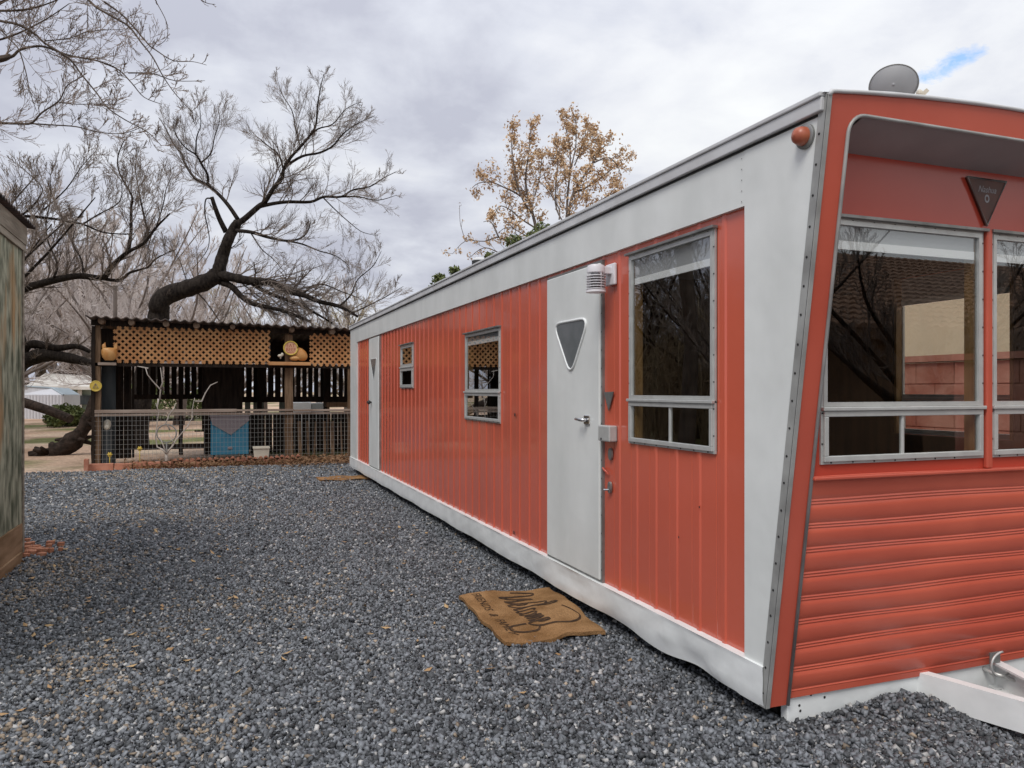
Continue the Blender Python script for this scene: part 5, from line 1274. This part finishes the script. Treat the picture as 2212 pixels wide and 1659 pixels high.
for k in range(14):
    f = (k+.5)/14; p = A*(1-f)+B*f; mb.box(p.x-.03, p.x+.03, p.y-.04, p.y-.01, -.1, zt_)
part('wall', mb, M['wht'], T)
k1, k2 = PD(112,838,d), PD(60,835,d)
off = Vector((C2.x-B.x, C2.y-B.y, 0))
mb = MB().add([Vector((B.x,B.y,zt_+.01)), k1, k1+off, Vector((C2.x,C2.y,zt_+.01))], [(0,1,2,3)]); mb.add([k1, k2, k2+off, k1+off], [(0,1,2,3)]); part('roof', mb, M['roofb'], T)
mb = MB().add([Vector((B.x,B.y,zt_)), Vector((A.x,A.y,zt_)), PD(40,836,d), k2, k1], [(0,1,2,3,4)]); part('gable', mb, M['wht'], T)
mb = MB().tube([PD(40,836,d-.1), k2, k1, Vector((B.x,B.y,zt_))], .05, 5); part('roof_trim', mb, M['roofb'], T)
d = 52; a, b_ = PD(56,833,d), PD(204,835,d)
T = thing('long_house', (a.x, a.y, 0), 'low pale house with a long white roof behind the small shed', 'house')
dirv = Vector((CT,-ST,0)); bk = Vector((ST,CT,0))*6
p0 = PD(56,833,d); p1 = PD(203,835,d); p2 = PD(203,812,d+6); p3 = PD(98,806,d+6)
mb = MB().add([p0,p1,p2,p3], [(0,1,2,3)]); mb.add([p0,p1,p1-Vector((0,0,.22)),p0-Vector((0,0,.22))], [(0,1,2,3)]); part('roof', mb, M['wroof'], T)
mb = MB().add([Vector((p0.x,p0.y,-.1))+bk*.1, Vector((p1.x,p1.y,-.1))+bk*.1, p1+bk*.1-Vector((0,0,.1)), p0+bk*.1-Vector((0,0,.1))], [(0,1,2,3)]); part('wall', mb, M['tealw'], T)
mb = MB(); q = PD(172,850,d+.3); mb.box(q.x-.12,q.x+.12,q.y,q.y+.2,-.1,p1.z-.2); part('porch_post', mb, M['wroof'], T)
mb = MB(); q = PD(185,850,d+.4); mb.box(q.x-.5,q.x+.5,q.y,q.y+.1,.4,p1.z-.6); part('window', mb, M['bluegrey'], T)
d = 70; q0, q1 = PD(173,776,d), PD(206,776,d)
T = thing('red_cabin', (q0.x, q0.y, 0), 'brick red cabin with a small white roof beside the coop post', 'cabin')
mb = MB().add([PD(171,777,d-1),PD(208,777,d-1),PD(206,763,d+3),PD(176,763,d+3)], [(0,1,2,3)]); part('roof', mb, M['wht'], T)
mb = MB(); z1 = PD(190,777,d).z; mb.prism([(q0.x,q0.y,-.1),(q1.x,q1.y,-.1),(q1.x,q1.y,z1),(q0.x,q0.y,z1)], (1,3.5,0)); part('wall', mb, M['redb'], T)
# thin utility pole
p = PD(249, 843, 25); mb = MB().lathe((p.x,p.y,0), [(.07,-.1),(.06,PD(249,617,25).z),(0,PD(249,617,25).z+.02)], 8); mb.box(p.x-.5,p.x+.5,p.y-.04,p.y+.04,4.9,5.0) if False else None
solo('utility_pole', mb, M['barkf'], 'thin plain pole rising above the left end of the coop roof', 'pole', (p.x,p.y,0), smooth=True)
# ---- right hand neighbours (seen through the trailer windows)
M['stucco'] = mat('beige_stucco', (.74,.62,.44), .9, col2=(.66,.55,.39), nscale=2, bump=.4, bscale=30, bdist=.01)
M['block'] = mat('red_block', (.34,.13,.09), .9, col2=(.46,.24,.18), nscale=4, bump=.3, bscale=20, bdist=.01)
T = thing('neighbour_house', (9, 5, 0), 'beige stucco house wall seen through the trailer windows', 'house')
mb = MB().box(8.2, 14, -.5, 11, -.05, 3.6); part('wall', mb, M['stucco'], T)
mb = MB().box(8.0, 14.2, -.7, 11.2, 3.6, 3.75); part('roof', mb, M['wroof'], T)
mb = MB(); z = 0; r_ = 0
while z < 1.6:
    y = -.4+(.21 if r_ % 2 else 0)
    while y < 11: mb.box(6.30, 6.48, y, y+.405, z-.02*(z==0), z+.195); y += .415
    z += .205; r_ += 1
mb.box(6.31, 6.47, -.4, 11.2, 0, 1.62); 
mb.box(6.27, 6.51, -.4, 11.3, 1.64, 1.70)
solo('block_wall', mb, M['block'], 'red concrete block garden wall seen through the trailer windows', 'wall', (6.4, 5, 0))
# satellite dish on the neighbouring roof
c = PD(1930, 183, 10.0)
T = thing('satellite_dish', (c.x, c.y, 3.75), 'grey satellite dish seen from behind above the trailer roof corner', 'satellite dish')
M['dish'] = mat('grey_dish_back', (.27,.275,.285), .5, col2=(.23,.235,.245), nscale=3)
to = Vector((-c.x, -c.y, -1.6)).normalized()     # back of the dish faces the yard
rx_ = Vector((CT,-ST,0)); rx_ = (rx_-to*rx_.dot(to)).normalized(); rot = Matrix((rx_, to.cross(rx_), to)).transposed()
mb = MB(); prof_ = []
nS, nR = 40, 8
for j in range(nR+1):
    rr = j/nR
    for k in range(nS):
        a_ = 2*math.pi*k/nS; e = 1+.05*math.cos(a_*2)+.04*math.sin(a_); q = Vector((.275*rr*math.cos(a_)*e, .262*rr*math.sin(a_)*e, -.055*rr*rr)); q = rot @ q; mb.v.append((c.x+q.x, c.y+q.y, c.z+q.z))
for j in range(nR):
    for k in range(nS): k2 = (k+1) % nS; mb.f.append((j*nS+k, j*nS+k2, (j+1)*nS+k2, (j+1)*nS+k))
o_ = part('reflector', mb, M['dish'], T, smooth='all'); md = o_.modifiers.new('thick','SOLIDIFY'); md.thickness = .008
mb = MB(); pts = [mb2_ for mb2_ in []]
rim = [Vector(v_) for v_ in MB().v]
mb = MB(); R0 = []
for k in range(nS+1):
    a_ = 2*math.pi*k/nS; e = 1+.05*math.cos(a_*2)+.04*math.sin(a_); q = rot @ Vector((.277*math.cos(a_)*e, .264*math.sin(a_)*e, -.055)); R0.append((c.x+q.x, c.y+q.y, c.z+q.z))
mb.tube(R0, .007, 6, cap=False); part('rim', mb, M['alud'], T, smooth='all')
k0 = c+to*.03+Vector((0,0,-.19))
mb = MB(); mb.ell(k0, (.055,.045,.06), 12, 8); mb.bar(k0, k0+to*.09+Vector((0,0,-.05)), .05, .06); mb.tube([k0+to*.05, k0+to*.10+Vector((0,0,-.18)), Vector((k0.x+to.x*.10, k0.y+to.y*.10, 3.70))], .022, 8); part('mast', mb, M['alu'], T)
rt = Vector((CT,-ST,0))
kk = c-to*.15+rt*.34+Vector((0,0,-.09)); mb = MB(); mb.bar(k0-to*.05+Vector((0,0,-.10)), kk, .02, .03); mb.ell(kk, (.045,.045,.06), 12, 8); mb.bar(kk+Vector((0,0,-.05)), kk+rt*.10+Vector((0,0,.05)), .05, .05); part('feed_arm', mb, M['cream'], T)
# ---- house behind the camera, mirrored in the front windows
M['tile'] = mat('brown_clay_tile', (.17,.10,.065), .8, col2=(.27,.17,.115), nscale=3, lo=.3, hi=.7)
T = thing('tiled_house', (14, -8, 0), 'house with a brown clay tile roof behind the viewer, mirrored in the windows', 'house')
mb = MB(); x0, x1 = 4.0, 24.0; y0, y1 = -6.0, -10.6; z0, z1 = 2.5, 4.8; rows = 18; colsn = 80; sub = 5
for r_ in range(rows):
    fa, fb = r_/rows, (r_+1)/rows
    o = len(mb.v)
    for i in range(colsn*sub+1):
        x = x0+(x1-x0)*i/(colsn*sub); w_ = .05*abs(math.sin(math.pi*i/sub))
        mb.v.append((x, y0+(y1-y0)*fa, z0+(z1-z0)*fa+w_+.05)); mb.v.append((x, y0+(y1-y0)*fb, z0+(z1-z0)*fb+w_+.01)); mb.v.append((x, y0+(y1-y0)*fa, z0+(z1-z0)*fa-.02))
    for i in range(colsn*sub):
        a = o+3*i; mb.f += [(a, a+3, a+4, a+1), (a, a+2, a+5, a+3)]
part('tile_roof', mb, M['tile'], T, fixn=False)
mb = MB().add([(x0,y1,z1),(x1,y1,z1),(x1,-15,z0),(x0,-15,z0)], [(0,1,2,3)]); part('rear_roof_slope', mb, M['tile'], T)
mb = MB().box(x0+.4, x1, -14.6, -6.5, -.05, 2.55); part('wall', mb, mat('brown_stucco', (.22,.15,.10), .9, col2=(.17,.115,.08), nscale=2), T)
mb = MB().box(x0-.05, x1, -6.06, -6.0, 2.30, 2.50); part('fascia_board', mb, M['post'], T)
mb = MB().box(x0+.4, x0+.41, -14.6, -6.5, 2.5, 2.6); mb.add([(x0+.39,-6.5,2.5),(x0+.39,-14.6,2.5),(x0+.39,-10.6,4.7)], [(0,1,2)]); part('gable', mb, M['stucco'], T)
for i, (x, y_, h) in enumerate(((6.2,-4.2,5.2),(10.5,-4.6,5.6),(15,-4.8,5.2))):
    place_far(3, x, y_, h, i*2.1+.4, 'bare tree before the tiled house behind the viewer', 'bare trees by the tiled house')

# ================================================================ SKY, LIGHT, CAMERA
w = bpy.data.worlds.new('World'); scn.world = w; w.use_nodes = True; nt = w.node_tree; N = nt.nodes; K = nt.links
bg = N['Background']; bg.inputs['Strength'].default_value = .1
SUN_EL, SUN_AZ = R(52), R(228)     # azimuth clockwise from +Y
sky = N.new('ShaderNodeTexSky'); sky.sky_type = 'NISHITA'; sky.sun_disc = False; sky.sun_elevation = SUN_EL; sky.sun_rotation = SUN_AZ
tc = N.new('ShaderNodeTexCoord'); D = tc.outputs['Generated']
def math_(op, a, b=None, clamp=False):
    n = N.new('ShaderNodeMath'); n.operation = op; n.use_clamp = clamp
    for i, q in enumerate((a, b)):
        if q is None: continue
        if isinstance(q, (int, float)): n.inputs[i].default_value = q
        else: K.new(q, n.inputs[i])
    return n.outputs[0]
def dot(vec):
    n = N.new('ShaderNodeVectorMath'); n.operation = 'DOT_PRODUCT'; K.new(D, n.inputs[0]); n.inputs[1].default_value = vec; return n.outputs['Value']
sep = N.new('ShaderNodeSeparateXYZ'); K.new(D, sep.inputs[0]); zc = math_('MAXIMUM', sep.outputs[2], 0.0)
zz = math_('ADD', zc, .22)
cx_ = math_('DIVIDE', sep.outputs[0], zz); cy_ = math_('DIVIDE', sep.outputs[1], zz)
cb = N.new('ShaderNodeCombineXYZ'); K.new(cx_, cb.inputs[0]); K.new(cy_, cb.inputs[1])
def wn(scale, det, rough, off):
    mpn = N.new('ShaderNodeMapping'); mpn.inputs['Location'].default_value = off; K.new(cb.outputs[0], mpn.inputs[0])
    n = N.new('ShaderNodeTexNoise'); n.inputs['Scale'].default_value = scale; n.inputs['Detail'].default_value = det; n.inputs['Roughness'].default_value = rough; n.inputs['Distortion'].default_value = .25
    K.new(mpn.outputs[0], n.inputs['Vector']); return n.outputs[0]
n1 = wn(1.15, 8, .56, (3.1,1.7,0)); n2 = wn(3.2, 6, .55, (7.7,2.2,0))
right = dot((CT, -ST, 0))
f = math_('MULTIPLY', n1, 1.6); f = math_('ADD', f, math_('MULTIPLY', n2, .95)); f = math_('ADD', f, math_('MULTIPLY', right, .55)); f = math_('SUBTRACT', f, .80)
r = N.new('ShaderNodeValToRGB'); e = r.color_ramp.elements
e[0].position = .22; e[0].color = (.40,.415,.485,1); e[1].position = .92; e[1].color = (.71,.725,.735,1)
q = e.new(.45); q.color = (.525,.545,.605,1); q = e.new(.66); q.color = (.63,.645,.68,1)
K.new(f, r.inputs[0])
# horizon glow of cloud, brighter zenith
vm = N.new('ShaderNodeVectorMath'); vm.operation = 'SCALE'; K.new(r.outputs[0], vm.inputs[0]); K.new(math_('ADD', math_('MULTIPLY', math_('MULTIPLY', zc, zc), 7.0), 10.0), vm.inputs['Scale'])
# gap of blue sky
gd = PD(2035, 143, 1.0)-Vector((0,0,H)); gd.normalize()
sub = N.new('ShaderNodeVectorMath'); sub.operation = 'SUBTRACT'; K.new(D, sub.inputs[0]); sub.inputs[1].default_value = tuple(gd)
s2 = N.new('ShaderNodeSeparateXYZ'); K.new(sub.outputs[0], s2.inputs[0])
dr = N.new('ShaderNodeVectorMath'); dr.operation = 'DOT_PRODUCT'; K.new(sub.outputs[0], dr.inputs[0]); dr.inputs[1].default_value = (CT,-ST,0)
aa = math_('SUBTRACT', s2.outputs[2], math_('MULTIPLY', dr.outputs['Value'], .30))
ex = math_('POWER', math_('ABSOLUTE', math_('DIVIDE', dr.outputs['Value'], .029)), 2.0); ey = math_('POWER', math_('ABSOLUTE', math_('DIVIDE', aa, .012)), 2.0)
g_ = math_('ADD', math_('SUBTRACT', 1.25, math_('ADD', ex, ey)), math_('MULTIPLY', math_('SUBTRACT', wn(15, 8, .68, (1,1,0)), .5), 7.0)); g_ = math_('MULTIPLY', g_, .5, True)
mx = N.new('ShaderNodeMix'); mx.data_type = 'RGBA'; K.new(g_, mx.inputs[0]); K.new(vm.outputs[0], mx.inputs[6])
vs_ = N.new('ShaderNodeVectorMath'); vs_.operation = 'MULTIPLY'; K.new(sky.outputs[0], vs_.inputs[0]); vs_.inputs[1].default_value = (1.9,1.95,2.0)
K.new(vs_.outputs[0], mx.inputs[7])
K.new(mx.outputs[2], bg.inputs['Color'])
sd = bpy.data.lights.new('sun', 'SUN'); sd.energy = 1.5; sd.angle = R(24); sd.color = (1.0,.96,.90)
so = bpy.data.objects.new('sun', sd); COL.objects.link(so)
sdir = Vector((math.sin(SUN_AZ)*math.cos(SUN_EL), math.cos(SUN_AZ)*math.cos(SUN_EL), math.sin(SUN_EL)))
so.rotation_euler = sdir.to_track_quat('Z', 'Y').to_euler(); so.location = sdir*40
cam = bpy.data.cameras.new('camera'); co = bpy.data.objects.new('camera', cam); COL.objects.link(co); scn.camera = co
co.location = (0,0,H); co.rotation_euler = (R(90), 0, -TH); cam.sensor_width = 36; cam.lens = F/2212*36; cam.shift_y = (HV-829.5)/2212; cam.clip_end = 2000; cam.clip_start = .05
vs2 = scn.view_settings; vs2.view_transform = 'Standard'; vs2.look = 'None'; vs2.exposure = 0.36; vs2.gamma = 1
scn.cycles.max_bounces = 8; scn.cycles.transparent_max_bounces = 16
bpy.context.view_layer.update()
